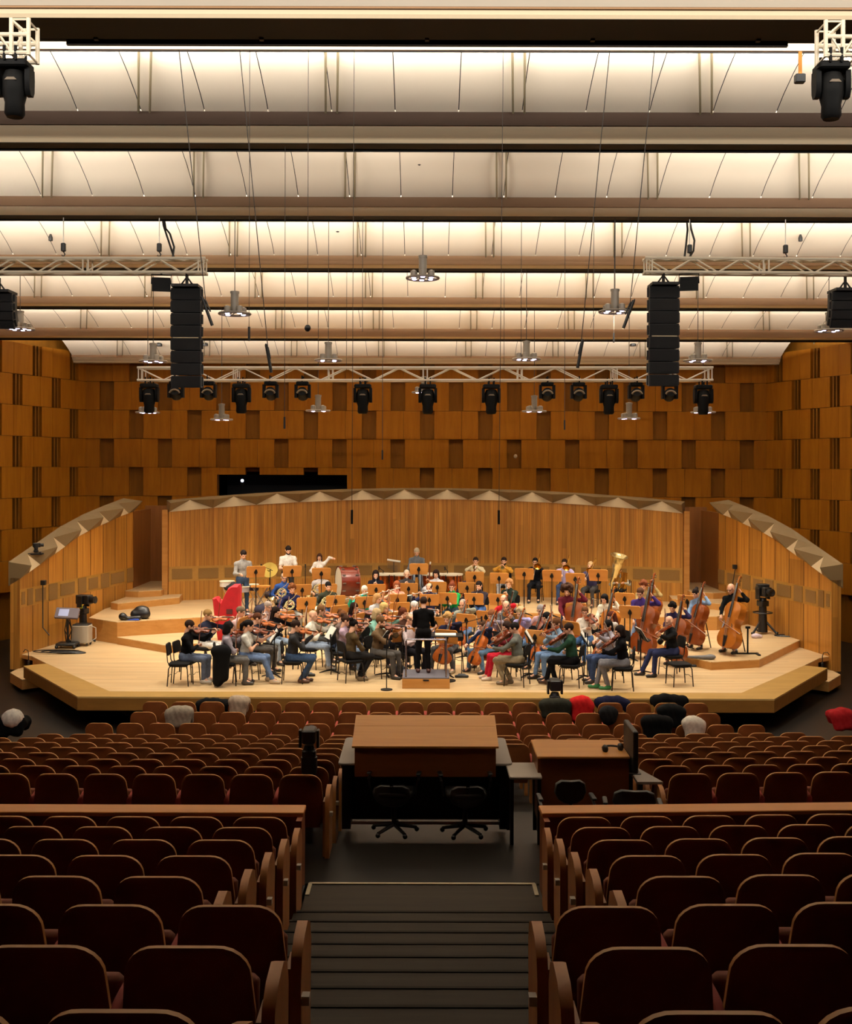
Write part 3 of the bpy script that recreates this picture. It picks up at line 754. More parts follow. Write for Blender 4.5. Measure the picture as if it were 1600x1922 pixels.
def office_chair(loc, rz, lab, h=.93, w_=.3):
    t = thing('swivel_chair', lab, 'chair', loc, rz)
    b = MB(); prof = [(-.5, .12), (-.46, .3), (-.3, .37), (0, .36), (.3, .37), (.46, .3), (.5, .12), (.4, -.02), (.2, -.1), (0, -.12), (-.2, -.1), (-.4, -.02)]
    rg = lambda k, y: [(x * w_ * k, y - .25 * (x * w_) ** 2 * -2, h - .2 + (z - .1) * .5 * k) for x, z in prof]
    b.loft([rg(.94, -.24), rg(1, -.22), rg(1, -.2), rg(.92, -.17)]); b.build('backrest', M_BLK, t, smooth=60)
    b = MB(); b.rbox((0, .0, .48), (.46, .46, .08), .1); b.build('seat', M_BLK, t, smooth=60)
    b = MB(); b.tube([(0, -.2, h - .2), (0, -.24, .6), (0, -.1, .42)], .02); b.build('back_stem', M_BLKM, t)
    b = MB(); b.tube([(0, 0, .08), (0, 0, .45)], .03)
    for k in range(5): b.tube([(0, 0, .1), (.26 * math.cos(k * 1.257 + .3), .26 * math.sin(k * 1.257 + .3), .05)], [.025, .018], 6); b.ell((.26 * math.cos(k * 1.257 + .3), .26 * math.sin(k * 1.257 + .3), .028), (.028, .028, .028), nu=8, nv=6)
    b.build('star_base', M_BLKM, t)
    for s_ in (-1, 1):
        b = MB(); b.tube([(s_ * .25, -.1, .46), (s_ * .28, -.1, .62), (s_ * .28, .14, .66)], .016, 6); b.rbox((s_ * .28, .04, .68), (.05, .24, .025), .02); b.build('armrest', M_BLKM, t)
    return t
office_chair((1.48, 11.9, 1.022), .05, 'black swivel chair with oval back at the smaller covered desk', .99, .33)
office_chair((2.14, 11.75, 1.022), -.1, 'black swivel chair with wide back near the black screen', .93, .44)
office_chair((.45, 12.85, 1.022), .1, 'black swivel chair pushed under the big mixing table', .66, .4)
office_chair((-.35, 12.88, 1.022), -.1, 'black armchair in the dark under the big mixing table', .66, .42)
# ------------------------------------------------------------------ coats and bags left on the seats
def coat(name, lab, cat, px, py, Y, wd, hgt, col, seed=0, dep=.2, drop=.2):
    rng = random.Random(seed); c = at(px, py, Y); pr = []
    for i in range(6):
        x = -wd / 2 + wd * (i + .5) / 6 + rng.uniform(-.02, .02); zt = -abs(rng.gauss(0, .03)) - .25 * abs(x) ** 2 / max(.05, wd)
        pr.append(('c', (x, -dep / 2, zt - hgt * rng.uniform(.7, 1)), (x + rng.uniform(-.03, .03), -dep * .3, zt - .03), .045, .06))
        pr.append(('c', (x, -dep * .3, zt - .03), (x + rng.uniform(-.05, .05), dep * .3, zt - .04), .06, .055))
        pr.append(('c', (x, dep * .3, zt - .04), (x + rng.uniform(-.03, .03), dep * .5, zt - hgt * rng.uniform(.5, .9)), .055, .04))
    V, Q = sdf_mesh(pr, .02, .09); V = V + .003 * np.sin(V[:, [1, 0, 0]] * np.array([40, 70, 55]) + V[:, [2, 2, 1]] * 25 + seed)
    o = put(name, np_mesh(name, V, Q, mat('coat_' + col[1:], col, .95, noise=.15, nscale=25, spec=.15))); o.location = c; return tag(o, lab, cat)
coat('jacket', 'crumpled grey jacket over a seat in the second row below the stage', 'jacket', 338, 1331, 19.6, .36, .26, '#8a8070', 1)
coat('jacket', 'pale grey hooded jacket over a seat in the row nearest the stage', 'jacket', 448, 1312, 20.6, .24, .26, '#a08f7a', 2)
coat('jacket', 'black coat slung between two seats in the row nearest the stage', 'jacket', 405, 1314, 20.95, .62, .12, '#060505', 3)
coat('jacket', 'dark green-grey coat over a seat under the front stage camera', 'jacket', 1043, 1313, 20.7, .46, .3, '#24241c', 4)
coat('jacket', 'bright red jacket beside the dark green-grey coat', 'jacket', 1093, 1311, 20.75, .36, .32, '#b81e1e', 5)
coat('jacket', 'navy jacket spread over seats next to the red jacket', 'jacket', 1150, 1309, 20.95, .6, .14, '#14152c', 6)
coat('jacket', 'black jacket lying over seats at the end of the front row', 'jacket', 1258, 1304, 20.95, .62, .14, '#060506', 7)
coat('jacket', 'black sweater hanging over a seat in the second row', 'jacket', 1262, 1326, 19.9, .36, .28, '#050606', 8)
coat('backpack', 'black backpack hanging on a seat in the third row', 'bag', 1234, 1346, 18.95, .42, .32, '#040404', 9)
coat('shawl', 'white knitted shawl hanging over a seat back in the third row', 'shawl', 1303, 1348, 19.0, .28, .26, '#cfc6b4', 10)
coat('jacket', 'dark grey scarf bundled on a seat beside the red jacket', 'jacket', 1142, 1329, 19.9, .14, .14, '#0e0d0e', 11)
for px, sg, lab in ((22, -1, 'single wooden seat under a black bag at the far side aisle'), (1590, 1, 'single wooden seat under a red jacket at the far side aisle')):
    p = on(px, 1412, .026); o = place_seat(p.x, 17.6, .026, 0, 0, lab, None)
    if 'group' in o: del o['group']
    o.location = (X(px, 17.6), 17.6, .0)
coat('bag', 'black bag topped with a white cloth on the side aisle seat', 'bag', 24, 1350, 17.8, .4, .22, '#050505', 12, .3)
coat('cloth', 'white cloth lying on the black bag by the side aisle', 'cloth', 24, 1342, 17.7, .12, .1, '#e2ddd0', 13, .1)
coat('jacket', 'red jacket hung over the side aisle seat', 'jacket', 1588, 1332, 17.8, .4, .2, '#9c1c20', 14, .3)
# ------------------------------------------------------------------ trusses, loudspeakers, moving lights, pendants, wires
M_ALU = mat('truss_aluminium', '#e6ddcc', .4, .15); M_ALUD = mat('truss_dull', '#d2c6ae', .5)
M_SPK = mat('speaker_black', '#070606', .7); M_SPKG = mat('speaker_grille', '#0a0909', .9)
M_LAMPB = mat('moving_head_black', '#060606', .6, spec=.15); M_WIRE = mat('wire_dark', '#2a221a', .6)
def truss(name, lab, p0, p1, sec=.3, bay=.42, mt=None, r=.028, verts=(.06, .94)):
    t = thing(name, lab, 'truss', (Vector(p0) + Vector(p1)) / 2); c = (Vector(p0) + Vector(p1)) / 2
    d = Vector(p1) - Vector(p0); L = d.length; M = frame((0, 0, 0), d); h = sec / 2
    b = MB()
    for a in (-h, h):
        for e in (-h, h): b.tube([(a, -L / 2, e), (a, L / 2, e)], r, 8, M=M)
    b.build('chord', mt or M_ALU, t)
    b = MB(); n = max(2, int(L / bay)); st = L / n
    for i in range(n):
        y0, y1 = -L / 2 + i * st, -L / 2 + (i + 1) * st; up = i % 2
        for a in (-h, h):
            b.tube([(a, y0, -h if up else h), (a, y1, h if up else -h)], r * .55, 5, M=M); b.tube([(-h if up else h, y0, a), (h if up else -h, y1, a)], r * .55, 5, M=M)
    for k in range(int(L / 2.2) + 1):
        y = -L / 2 + .08 + k * (L - .16) / max(1, int(L / 2.2))
        for dy in (-.05, .05):
            for a in (-h, h): b.tube([(a, y + dy, -h), (a, y + dy, h)], r * .55, 5, M=M); b.tube([(-h, y + dy, a), (h, y + dy, a)], r * .55, 5, M=M)
    b.build('lattice', mt or M_ALU, t); return t
YT, YM = TR['E'][0], 27.5
GAP = {14.3: 10.5, 17.3: TR['F'][1], 21.3: TR['E'][1], 25.05: TR['D'][1], 29.0: TR['C'][1]}
GY = {17.3: TR['F'][0], 21.3: TR['E'][0], 25.05: TR['D'][0], 29.0: TR['C'][0], 14.3: 14.5}
tm = truss('lighting_truss', 'long bright truss carrying moving lights in front of the wooden rear wall', at(260, 704, YM), at(1336, 701, YM), .3, .62)
b = MB()
for x in (-6.1, -1.9, 1.9, 6.1): b.tube([(x, 0, .1), (x, 0, 2.45)], .006, 5)
b.build('suspension_wire', M_WIRE, tm)
truss('lighting_truss', 'short truss over the hall holding the speaker column before the left wall', at(-60, 502, YT), at(387, 501, YT), .26, .42, M_ALUD)
truss('lighting_truss', 'short truss over the hall holding the speaker column before the right wall', at(1208, 498, YT), at(1660, 500, YT), .26, .42, M_ALUD)
for sx, nm in ((-1, 'left'), (1, 'right')):
    Yc = 12.2; px = lambda q: q if sx < 0 else 1600 - q
    t = thing('truss_corner', f'pale square truss corner hanging at the upper {nm} edge', 'truss', at(px(40), 85, Yc)); c = at(px(40), 85, Yc)
    b = MB(); s2 = .14
    for y in (-s2, s2):
        for q in (28, 60): b.tube([at(px(q), 46, Yc) - c + Vector((0, y, 0)), at(px(q), 114, Yc) - c + Vector((0, y, 0))], .024)
        for q in (76, 110): b.tube([at(px(-60), q, Yc) - c + Vector((0, y, 0)), at(px(62), q, Yc) - c + Vector((0, y, 0))], .024)
    b.build('chord', M_ALUD, t); b = MB()
    for y in (-s2, s2):
        for i in range(5):
            a0, a1 = (-60 + 22 * i, -38 + 22 * i); u = i % 2
            b.tube([at(px(a0), 76 if u else 110, Yc) - c + Vector((0, y, 0)), at(px(a1), 110 if u else 76, Yc) - c + Vector((0, y, 0))], .012, 5)
        b.tube([at(px(28), 48, Yc) - c + Vector((0, y, 0)), at(px(60), 76, Yc) - c + Vector((0, y, 0))], .012, 5); b.tube([at(px(28), 48, Yc) - c + Vector((0, y, 0)), at(px(60), 48, Yc) - c + Vector((0, y, 0))], .012, 5)
    for q, pz in ((28, 50), (60, 50), (28, 112), (60, 112), (0, 76), (0, 110), (-30, 110)): b.tube([at(px(q), pz, Yc) - c + Vector((0, -s2, 0)), at(px(q), pz, Yc) - c + Vector((0, s2, 0))], .012, 5)
    b.build('lattice', M_ALUD, t)
    o = MB(); 
# ---- speaker columns
def line_array(lab, px, Y, ytop, ybot, n=8, curve=0.0, gap=None):
    c = at(px, ytop, Y); t = thing('speaker_column', lab, 'loudspeaker', c); H = (ybot - ytop) * Y / F_PX; h = H / n; a = 0; y, z = 0, 0; W = .555
    b = MB(); b.box((0, .12, .03), (.5, .5, .05)); b.tube([(0, .1, .05), (0, .1, .3)], .03); b.tube([(-.12, .1, .05), (0, .1, .22), (.12, .1, .05)], .02); b.build('flying_frame', M_SPK, t)
    for k in range(n):
        ang = curve * (k / n) ** 1.6; M = Matrix.Translation((0, y, z)) @ Matrix.Rotation(ang, 4, 'X')
        b = MB(); hh = h - .012
        b.loft([[(x * W / 2, yy, -hh * (.5 + s_ * q)) for x, yy in ((-1, 0), (1, 0), (.8, .42), (-.8, .42))] for s_, q in ((-1, .49), (1, .49))], 0, M=M)
        b.box((0, -.006, -hh * .5), (W * .94, .012, hh * .86), M=M, m=1)
        for sx in (-1, 1): b.box((sx * (W / 2 + .012), .1, -hh * .5), (.03, .05, hh * .8), M=M, m=0)
        b.build('cabinet', [M_SPK, M_SPKG], t)
        if gap == k:
            b = MB(); b.box((0, .0, -h + .004), (W * .85, .05, .016), M=M); b.build('gap_plate', mat('gap_plate', '#c9b48a', .5, emit='#c9b48a', es=0), t)
        y += math.sin(ang) * h; z -= math.cos(ang) * h
    return t
line_array('tall black speaker column hanging over the harp side of the stage', 348, YT, 541, 730, 8, .10, 3)
line_array('tall black speaker column hanging over the double bass side of the stage', 1247, YT, 535, 725, 8, .10, 3)
line_array('curved black speaker column cut by the picture edge above the harp side', -6, 21.5, 552, 622, 4, .8)
line_array('curved black speaker column cut by the picture edge above the bass side', 1590, 21.5, 545, 616, 4, .8)
for px, py, lab in ((302, 532, 'black box floodlight under the truss next to the harp side speaker column'), (1293, 528, 'black box floodlight under the truss next to the bass side speaker column')):
    t = thing('floodlight', lab, 'lamp', at(px, py, YT), R(12 if px < 800 else -12))
    b = MB(); b.loft([[(-.17, -.09, -.18), (.17, -.09, -.18), (.17, .13, -.13), (-.17, .13, -.13)], [(-.17, -.06, .09), (.17, -.06, .09), (.17, .1, .06), (-.17, .1, .06)]]); b.build('housing', M_LAMPB, t)
    b = MB(); b.tube([(-.18, 0, -.03), (-.18, 0, .15), (.18, 0, .15), (.18, 0, -.03)], .012, 6); b.tube([(0, 0, .15), (0, 0, .24)], .02); b.build('bracket', M_LAMPB, t)
# ---- moving heads
def moving_head(lab, px, py, Y, s, grp):
    t = thing('moving_light', lab, 'lamp', at(px, py, Y), 0, grp)
    b = MB(); b.rbox((0, 0, -.05 * s), (.36 * s, .3 * s, .09 * s), .04 * s); [b.tube([(q, 0, -.03), (q, w_, -.02), (q, w_, .13 * s)], .018, 6) for q in (-.06, .06) for w_ in (-.15, .15)]; b.build('base', M_LAMPB, t)
    for sx in (-1, 1):
        b = MB(); b.loft([[(sx * .17 * s + dx * .03 * s, dy * .09 * s * k, z * s) for dx, dy in ((-1, -1), (1, -1), (1, 1), (-1, 1))] for z, k in ((-.09, .9), (-.2, 1), (-.34, .9), (-.4, .5))]); b.build('yoke', M_LAMPB, t)
    b = MB(); b.lathe([(.02 * s, -.1 * s), (.11 * s, -.12 * s), (.14 * s, -.2 * s), (.14 * s, -.36 * s), (.11 * s, -.48 * s), (.115 * s, -.6 * s), (.09 * s, -.64 * s), (.01, -.63 * s)], 14); b.build('head', M_LAMPB, t)
    b = MB(); b.loft([[(x * s, -.142 * s, z * s) for x, z in ((-.07, -.25), (.07, -.25), (.04, -.22), (-.04, -.22))], [(x * s, -.13 * s, z * s) for x, z in ((-.07, -.25), (.07, -.25), (.04, -.22), (-.04, -.22))]]); b.build('badge', mat('head_badge', '#6a5a44', .5), t)
    return t
def small_head(lab, px, py, Y, s, grp):
    t = thing('compact_moving_light', lab, 'lamp', at(px, py, Y), 0, grp)
    b = MB(); b.rbox((0, 0, -.03 * s), (.26 * s, .22 * s, .08 * s), .03 * s); [b.tube([(0, 0, -.02), (0, w_, -.02), (0, w_, .13 * s)], .018, 6) for w_ in (-.15, .15)]; b.build('base', M_LAMPB, t)
    for sx in (-1, 1):
        b = MB(); b.loft([[(sx * .14 * s + dx * .025 * s, dy * .08 * s, z * s) for dx, dy in ((-1, -1), (1, -1), (1, 1), (-1, 1))] for z in (-.05, -.28, -.33)]); b.build('yoke', M_LAMPB, t)
    b = MB(); b.lathe([(.01, .14 * s), (.1 * s, .12 * s), (.125 * s, 0), (.12 * s, -.1 * s), (.1 * s, -.13 * s), (.09 * s, -.1 * s), (.01, -.09 * s)], 14, M=Matrix.Translation((0, 0, -.24 * s)) @ Matrix.Rotation(R(68), 4, 'X')); b.build('head', M_LAMPB, t)
    b = MB(); b.tube([(.11 * s * math.cos(a), -.13 * s, -.27 * s + .1 * s * math.sin(a)) for a in np.linspace(.3, math.pi - .3, 8)], .022 * s, 6); b.build('hood', mat('head_badge', '#6a5a44', .5), t)
    return t
for i, px in enumerate((280, 453, 681, 803, 922, 1143, 1320)): moving_head(f'large black moving light hanging from the bright truss, {ORD[i]} from the left', px, 721, YM, 1.12, 'large moving lights on the bright truss')
for i, px in enumerate((330, 391, 508, 568, 1027, 1086, 1194, 1257)): small_head(f'compact black moving light under the bright truss, {ORD[i]} from the left', px, 718, YM, 1.15, 'compact moving lights on the bright truss')
moving_head('big black moving light hanging under the upper left truss corner', 26, 118, 12.2, .93, None)
moving_head('big black moving light hanging under the upper right truss corner', 1559, 118, 12.2, .93, None)
# ---- ring pendants over the stage
M_PEND = mat('pendant_grey', '#8a8175', .5, .2); M_BULB = mat('lamp_glow', '#ffffff', .4, emit='#dcd0ff', es=9)
def pendant(lab, px, py, Y, rd, cyl, grp, nl=4, seed=0, watts=1.0, lit=True):
    ztop = GAP[Y]; c = at(px, py, GY[Y]); t = thing('ring_pendant', lab, 'lamp', c, 0, grp); k = cyl
    b = MB(); b.lathe([(.01, .0), (.075, .0), (.075, k), (.085, k), (.085, k + .04), (.02, k + .05)], 14); b.build('cylinder', M_PEND, t)
    b = MB(); b.tube([(rd * math.cos(a), rd * math.sin(a), -.02) for a in np.linspace(0, 2 * math.pi, 28)[:-1]], .022, 6, loop=True)
    for a in (.4, 1.97, 3.54, 5.11): b.tube([(.05 * math.cos(a), .05 * math.sin(a), -.01), (rd * math.cos(a), rd * math.sin(a), -.02)], .012, 5)
    b.build('ring', M_PEND, t)
    b = MB(); b.tube([(0, 0, k), (0, 0, ztop - c.z)], .008, 5); b.build('cable', M_WIRE, t)
    rng = random.Random(seed)
    for q in range(nl):
        a = 2 * math.pi * (q + .5) / nl + rng.uniform(-.2, .2); r_ = rd * .62; x, y = r_ * math.cos(a), r_ * math.sin(a)
        b = MB(); b.lathe([(.02, .12), (.06, .1), (.065, -.02), (.055, -.025)], 10, M=Matrix.Translation((x, y, 0))); h_ = b.build('spot_head', M_PEND, t)
        b = MB(); b.lathe([(.005, -.042), (.035, -.038), (.05, -.02), (.03, -.018)], 10, M=Matrix.Translation((x, y, 0))); b.build('bulb', M_BULB if lit else M_STEEL, h_)
    return t, c
PEND = [(793, 520, 21.3, .3), (440, 588, 21.3, .29), (1154, 582, 21.3, .29),
        (37, 618, 25.05, .3), (287, 678, 25.05, .29), (616, 675, 25.05, .29), (988, 672, 25.05, .3), (1310, 674, 25.05, .3), (1556, 617, 25.05, .3),
        (277, 774, 29.0, .29), (416, 787, 29.0, .27), (597, 770, 29.0, .3), (796, 735, 29.0, .3), (1003, 770, 29.0, .3), (1181, 783, 29.0, .27), (1320, 771, 29.0, .3)]
pl = ['over the middle, highest of all', 'above the harp, beside the speaker column', 'above the basses, beside the speaker column', 'at the picture edge on the harp side', 'over the end of the bright truss, harp side', 'above the bright truss between harp and middle', 'above the bright truss between middle and basses', 'over the end of the bright truss, bass side', 'at the picture edge on the bass side',
      'below the bright truss, outermost on the harp side', 'hanging lowest on the harp side', 'below the truss before the rear wall, inner harp side', 'just under the centre of the bright truss', 'below the truss before the rear wall, inner bass side', 'hanging lowest on the bass side', 'below the bright truss, outermost on the bass side']
for i, (px, py, Y, rd) in enumerate(PEND):
    cyl = (.36 if Y < 23 else .34) * 1.0
    t, c = pendant('grey ring pendant with small spotlights ' + pl[i], px, py, Y, rd, cyl, 'ring pendants over the stage', 4 if i % 3 else 6, i)
    tgt = (c.x * .82, c.y + .9, .9); 
    spot_light('pendant_spot', (c.x, c.y, c.z - .1), tgt, SPOT_W, 82 if Y < 28 else 100, .7)
# ---- hoists, cables, wires and hanging microphones
for px, lab in ((118, 'chain hoist hook on the harp side truss, outer one'), (298, 'chain hoist hook on the harp side truss near the speaker column'), (1294, 'chain hoist hook on the bass side truss near the speaker column'), (1474, 'chain hoist hook on the bass side truss, outer one')):
    t = thing('chain_hoist', lab, 'hoist', at(px, 486, YT)); b = MB(); b.rbox((0, 0, .2), (.09, .09, .16), .03); b.tube([(0, 0, .12), (.03, 0, .07), (0, 0, .02), (-.03, 0, .06)], .012, 6); b.build('hook', M_BLKM, t)
    b = MB(); b.tube([(0, 0, .28), (0, 0, TR['E'][1] - t.location.z + .01)], .01, 5); b.build('chain', M_STEEL, t)
for pts, lab in (([(303, 405), (306, 425), (316, 455), (326, 485)], 'thick black cable looping down to the harp side truss, longer one'), ([(306, 405), (310, 430), (318, 440), (326, 465), (323, 485)], 'thick black cable looping down to the harp side truss, shorter one'),
                 ([(1288, 405), (1290, 430), (1287, 460), (1284, 484)], 'thick black cable falling to the bass side truss, straight one'), ([(1293, 405), (1297, 430), (1303, 450), (1301, 470), (1292, 484)], 'thick black cable falling to the bass side truss, bowed one')):
    b = MB(); b.tube([at(x, y, YT + .2) for x, y in pts], .02, 6); tag(b.build('cable', M_BLK), lab, 'cable')
WIRES = [((467, 79), (467, 632), 14.3, 's', 'thin pencil microphone on a long vertical wire beside the harp side pendant'), ((577, 79), (577, 612), 14.3, 'b', 'small ball microphone on a vertical wire left of the middle'),
         ((534, 276), (534, 798), 17.3, 's', 'pencil microphone hanging low before the rear wall, harp side'), ((616, 408), (616, 620), 21.3, 'n', 'bare hanging wire beside the ball microphone'),
         ((663, 79), (661, 975), 14.3, 's', 'pencil microphone on the longest wire, over the stage shell left of middle'), ((718, 408), (718, 857), 21.3, 's', 'pencil microphone over the stage shell near the middle'),
         ((943, 79), (937, 975), 14.3, 's', 'pencil microphone on the longest wire, over the stage shell right of middle'), ((1060, 408), (1060, 800), 21.3, 's', 'pencil microphone before the rear wall, bass side'),
         ((978, 408), (978, 668), 21.3, 'n', 'bare hanging wire beside the inner bass side pendant'), ((1153, 408), (1152, 636), 21.3, 's', 'pencil microphone below the bass side pendant'),
         ((1114, 408), (1114, 640), 21.3, 'n', 'short bare wire right of the middle'), ((680, 408), (680, 625), 21.3, 'n', 'short bare wire left of the middle')]
for (x0, y0), (x1, y1), Y, k, lab in WIRES:
    zt_ = GAP.get(Y, TR['E'][1]) if Y != 14.3 else Z(95, 14.5); Y = GY.get(Y, TR['E'][0])
    t = thing('hanging_microphone' if k != 'n' else 'hanging_wire', lab, 'microphone' if k != 'n' else 'wire', at(x1, y1, Y)); c = at(x1, y1, Y)
    b = MB(); q_ = at(x0, y0, Y) - c; q_.z = zt_ - c.z + .01; b.tube([(0, 0, .02), q_], .00026 * Y, 5); b.build('wire', M_WIRE, t)
    if k == 's': b = MB(); b.tube([(0, 0, .12), (0, 0, -.06)], .016, 7); b.build('capsule', M_BLK, t)
    if k == 'b': b = MB(); b.ell((0, 0, -.03), (.04, .04, .045)); b.build('capsule', M_BLK, t)
for (x0, y0), (x1, y1), dx, Y, lab in (((334, 96), (386, 572), 12, 14.5, 'pair of long dark microphones tilted on an oblique wire beside the harp side column'), ((448, 96), (503, 660), 6, 14.5, 'long dark microphone on an oblique wire above the bright truss, harp side'),
                                       ((1227, 96), (1182, 575), -12, 14.5, 'pair of long dark microphones tilted on an oblique wire beside the bass side column'), ((1143, 96), (1090, 650), -6, 14.5, 'long dark microphone on an oblique wire above the bright truss, bass side')):
    c = at(x1, y1, Y); t = thing('stereo_microphone', lab, 'microphone', c)
    b = MB(); b.tube([(0, 0, 0), at(x0, y0 - 2, Y) - c], .006, 6); b.build('wire', M_WIRE, t)
    k = Y / F_PX; b = MB(); b.tube([(-dx * k * .6, 0, 12 * k), (dx * k, 0, -40 * k)], .02, 8); b.build('body', M_BLK, t)
    b = MB(); b.tube([(-dx * k * .8, 0, 14 * k), (0, 0, 6 * k), (dx * k * .7, 0, -14 * k)], .011, 6); b.build('clamp', M_BLK, t)
for px, py in ((382, 422), (530, 419), (633, 434), (786, 308), (963, 430), (1070, 420), (1217, 421), (1502, 449), (94, 452), (414, 580), (795, 578), (298, 650), (384, 649), (1188, 647)):
    big = py > 570; bi = [q for q in bays if q[0] == ('E' if py < 350 else 'D' if py < 500 else 'B' if py < 620 else 'A')][0]
    Y = bi[1] - .75; b = MB(); b.lathe([(.01, -.03), (.1 if big else .045, -.02), (.1 if big else .045, .05), (.02, .12)], 12); o = b.build('ceiling_loudspeaker' if big else 'ceiling_spot', M_BLK); o.location = at(px, py, Y)
    tag(o, None, None, None, 'structure')
t = thing('strap_box', 'small black box hanging from an orange strap beside the upper right truss corner', 'box', at(1500, 146, 14.5)); b = MB(); b.rbox((0, 0, 0), (.13, .1, .11), .02); b.build('body', M_BLK, t)
b = MB(); b.box((.005, 0, .2), (.045, .012, .33)); b.build('strap', mat('orange_strap', '#c9822a', .7), t)
# fixtures on the walls
for px, py, lab in ((968, 856, 'small pale sensor fixed on the wooden rear wall'),):
    b = MB(); b.ell((0, 0, 0), (.06, .05, .07)); o = b.build('wall_sensor', mat('pale', '#c9b490', .6)); o.location = at(px, py, YB - .05); tag(o, lab, 'sensor')
for px, py, Y, sx in ((76, 1095, 28.2, -1), (1386, 1062, 31.2, 1)):
    r_ = (px - 800) / F_PX; x0, y0, x1, y1 = (sx * 9.72, 27.3, sx * 8.6, 33.8); tt = (r_ * y0 - x0) / ((x1 - x0) - r_ * (y1 - y0)); Yw = y0 + 6.5 * tt
    t = thing('socket_box', f'small black connection box on the {"left" if sx < 0 else "right"} wing of the stage shell', 'box', at(px, py, Yw) + Vector((-sx * .1, -.05, 0))); b = MB(); b.rbox((0, 0, 0), (.12, .14, .12), .02); b.build('body', M_BLK, t)
    b = MB(); b.tube([(0, -.05, -.05), (0, -.05, -.5), (-sx * .02, -.1, -1.1), (-sx * .2, -.15, -1.28)] if sx < 0 else [(0, -.05, -.05), (-.06, -.05, -.4), (-.09, -.06, -.75)], .014, 6); b.build('cord', M_BLK, t)
# ------------------------------------------------------------------ instruments, stands, chairs
def proto(name, cat, parts, sub=()):
    """parts: (name, MB, material[, parent index])"""
    t = thing(name, 'x', cat); made = []
    for p in parts:
        made.append(p[1].build(p[0], p[2], made[p[3]] if len(p) > 3 else t, smooth=45))
    return t
FREE = set()
def place(p, M, label, group=None):
    if p.name not in FREE:
        FREE.add(p.name); kids(p); [kids(c) for c in p.children]; p.matrix_basis = M; tag(p, label, None, group); return p
    return dup(p, None, 0, label, group, M)
def body_outline(L, W, n=1):
    T = [(0, .001), (.012, .4), (.05, .72), (.12, .93), (.2, 1), (.28, .94), (.345, .82), (.365, .86), (.39, .66), (.47, .54), (.55, .56), (.615, .68), (.635, .735), (.67, .69), (.75, .77), (.83, .8), (.91, .71), (.965, .47), (.99, .22), (1, .12)]
    h = [(w * W / 2, t * L) for t, w in T]; return h + [(-x, y) for x, y in h[::-1]]
def fiddle(name, cat, y0, L, W, D, bulge, neck, nw, wood_, dark, pin=0):
    """+Y runs from the lower end to the scroll, +Z is the front"""
    o = body_outline(L, W); c = L * .48
    sc = lambda k, z: [(x * k, y0 + c + (y - c) * (1 - (1 - k) * .8), z) for x, y in o]
    b = MB(); b.loft([sc(.5, -D / 2 - bulge), sc(.86, -D / 2 - bulge * .6), sc(1, -D / 2), sc(1, D / 2), sc(.86, D / 2 + bulge * .6), sc(.5, D / 2 + bulge)])
    for s_ in (-1, 1):
        q = W * .19; zf = D / 2 + bulge * .84
        b.tube([(s_ * (q - .03 * W), y0 + L * .52, zf), (s_ * q, y0 + L * .49, zf), (s_ * (q + .015 * W), y0 + L * .4, zf - bulge * .1), (s_ * (q + .07 * W), y0 + L * .345, zf - bulge * .25)], W * .016, 5, m=1)
    n = MB(); ye = y0 + L; zt = D / 2 + bulge * .5
    n.loft([[(x * nw, y, z * nw + zz) for x, z in ((-1, .4), (1, .4), (.8, -.5), (0, -.9), (-.8, -.5))] for y, zz in ((ye - .01 * L, D * .3), (ye + neck, zt))])
    sr = nw * .9; cy, cz = ye + neck + sr * 4.2, zt - sr * 1.1
    n.tube([(0, ye + neck, zt), (0, ye + neck + sr * 2, zt - sr * .2), (0, cy + sr * .6, zt - sr * .2), (0, cy + sr * 1.5, cz), (0, cy + sr * .3, cz - sr * 1.1), (0, cy - sr * .4, cz - sr * .1), (0, cy + sr * .3, cz + sr * .3)], [sr * .8, sr * .75, sr * .7, sr * .65, sr * .6, sr * .5, sr * .35], 7)
    for k, s_ in enumerate((-1, 1, -1, 1)): n.tube([(0, ye + neck + sr * (1 + k * .8), zt - sr * .3), (s_ * sr * 2.6, ye + neck + sr * (1 + k * .8), zt - sr * .3)], [sr * .2, sr * .35], 5, m=1)
    f = MB(); zb = D / 2 + bulge * 1.9
    f.loft([[(x * w, y, z + zz) for x, z in ((-1, -nw * .2), (1, -nw * .2), (.7, nw * .2), (-.7, nw * .2))] for y, w, zz in ((ye - L * .36, nw * 1.25, zb), (ye + neck, nw * .85, zt + nw * .55))])
    tp = MB(); tp.loft([[(x * w, y, z + D / 2 + bulge * 1.35) for x, z in ((-1, -.004), (1, -.004), (.6, .006), (-.6, .006))] for y, w in ((y0 + L * .02, W * .05), (y0 + L * .26, W * .11))])
    br = MB(); br.loft([[(x * W * .1, y0 + L * .42 + dy, z) for x, z in ((-1, D / 2 + bulge * .5), (1, D / 2 + bulge * .5), (.85, zb), (0, zb + bulge * .35), (-.85, zb))] for dy in (-.006 * L, .006 * L)])
    for x in (-.6, -.2, .2, .6): br.tube([(x * W * .1, y0 + L * .24, D / 2 + bulge * 1.5), (x * W * .1, y0 + L * .42, zb + bulge * .3), (x * nw * .8, ye + neck, zt + nw * .75)], W * .0045, 4, m=1)
    P = [('body', b, [wood_, dark]), ('neck', n, [wood_, dark]), ('fingerboard', f, dark), ('tailpiece', tp, dark), ('bridge', br, [mat('bridge_wood', '#c8a060', .5), mat('string', '#c8c0b0', .3, .8)])]
    if pin:
        p = MB(); p.tube([(0, 0, 0), (0, y0 + .02, 0)], [.004, .008], 6); P.append(('endpin', p, M_STEEL))
    else:
        p = MB(); p.ell((-W * .2, y0 + L * .06, D / 2 + bulge * 1.3), (W * .17, L * .07, .007)); P.append(('chin_rest', p, dark))
    return proto(name, cat, P)
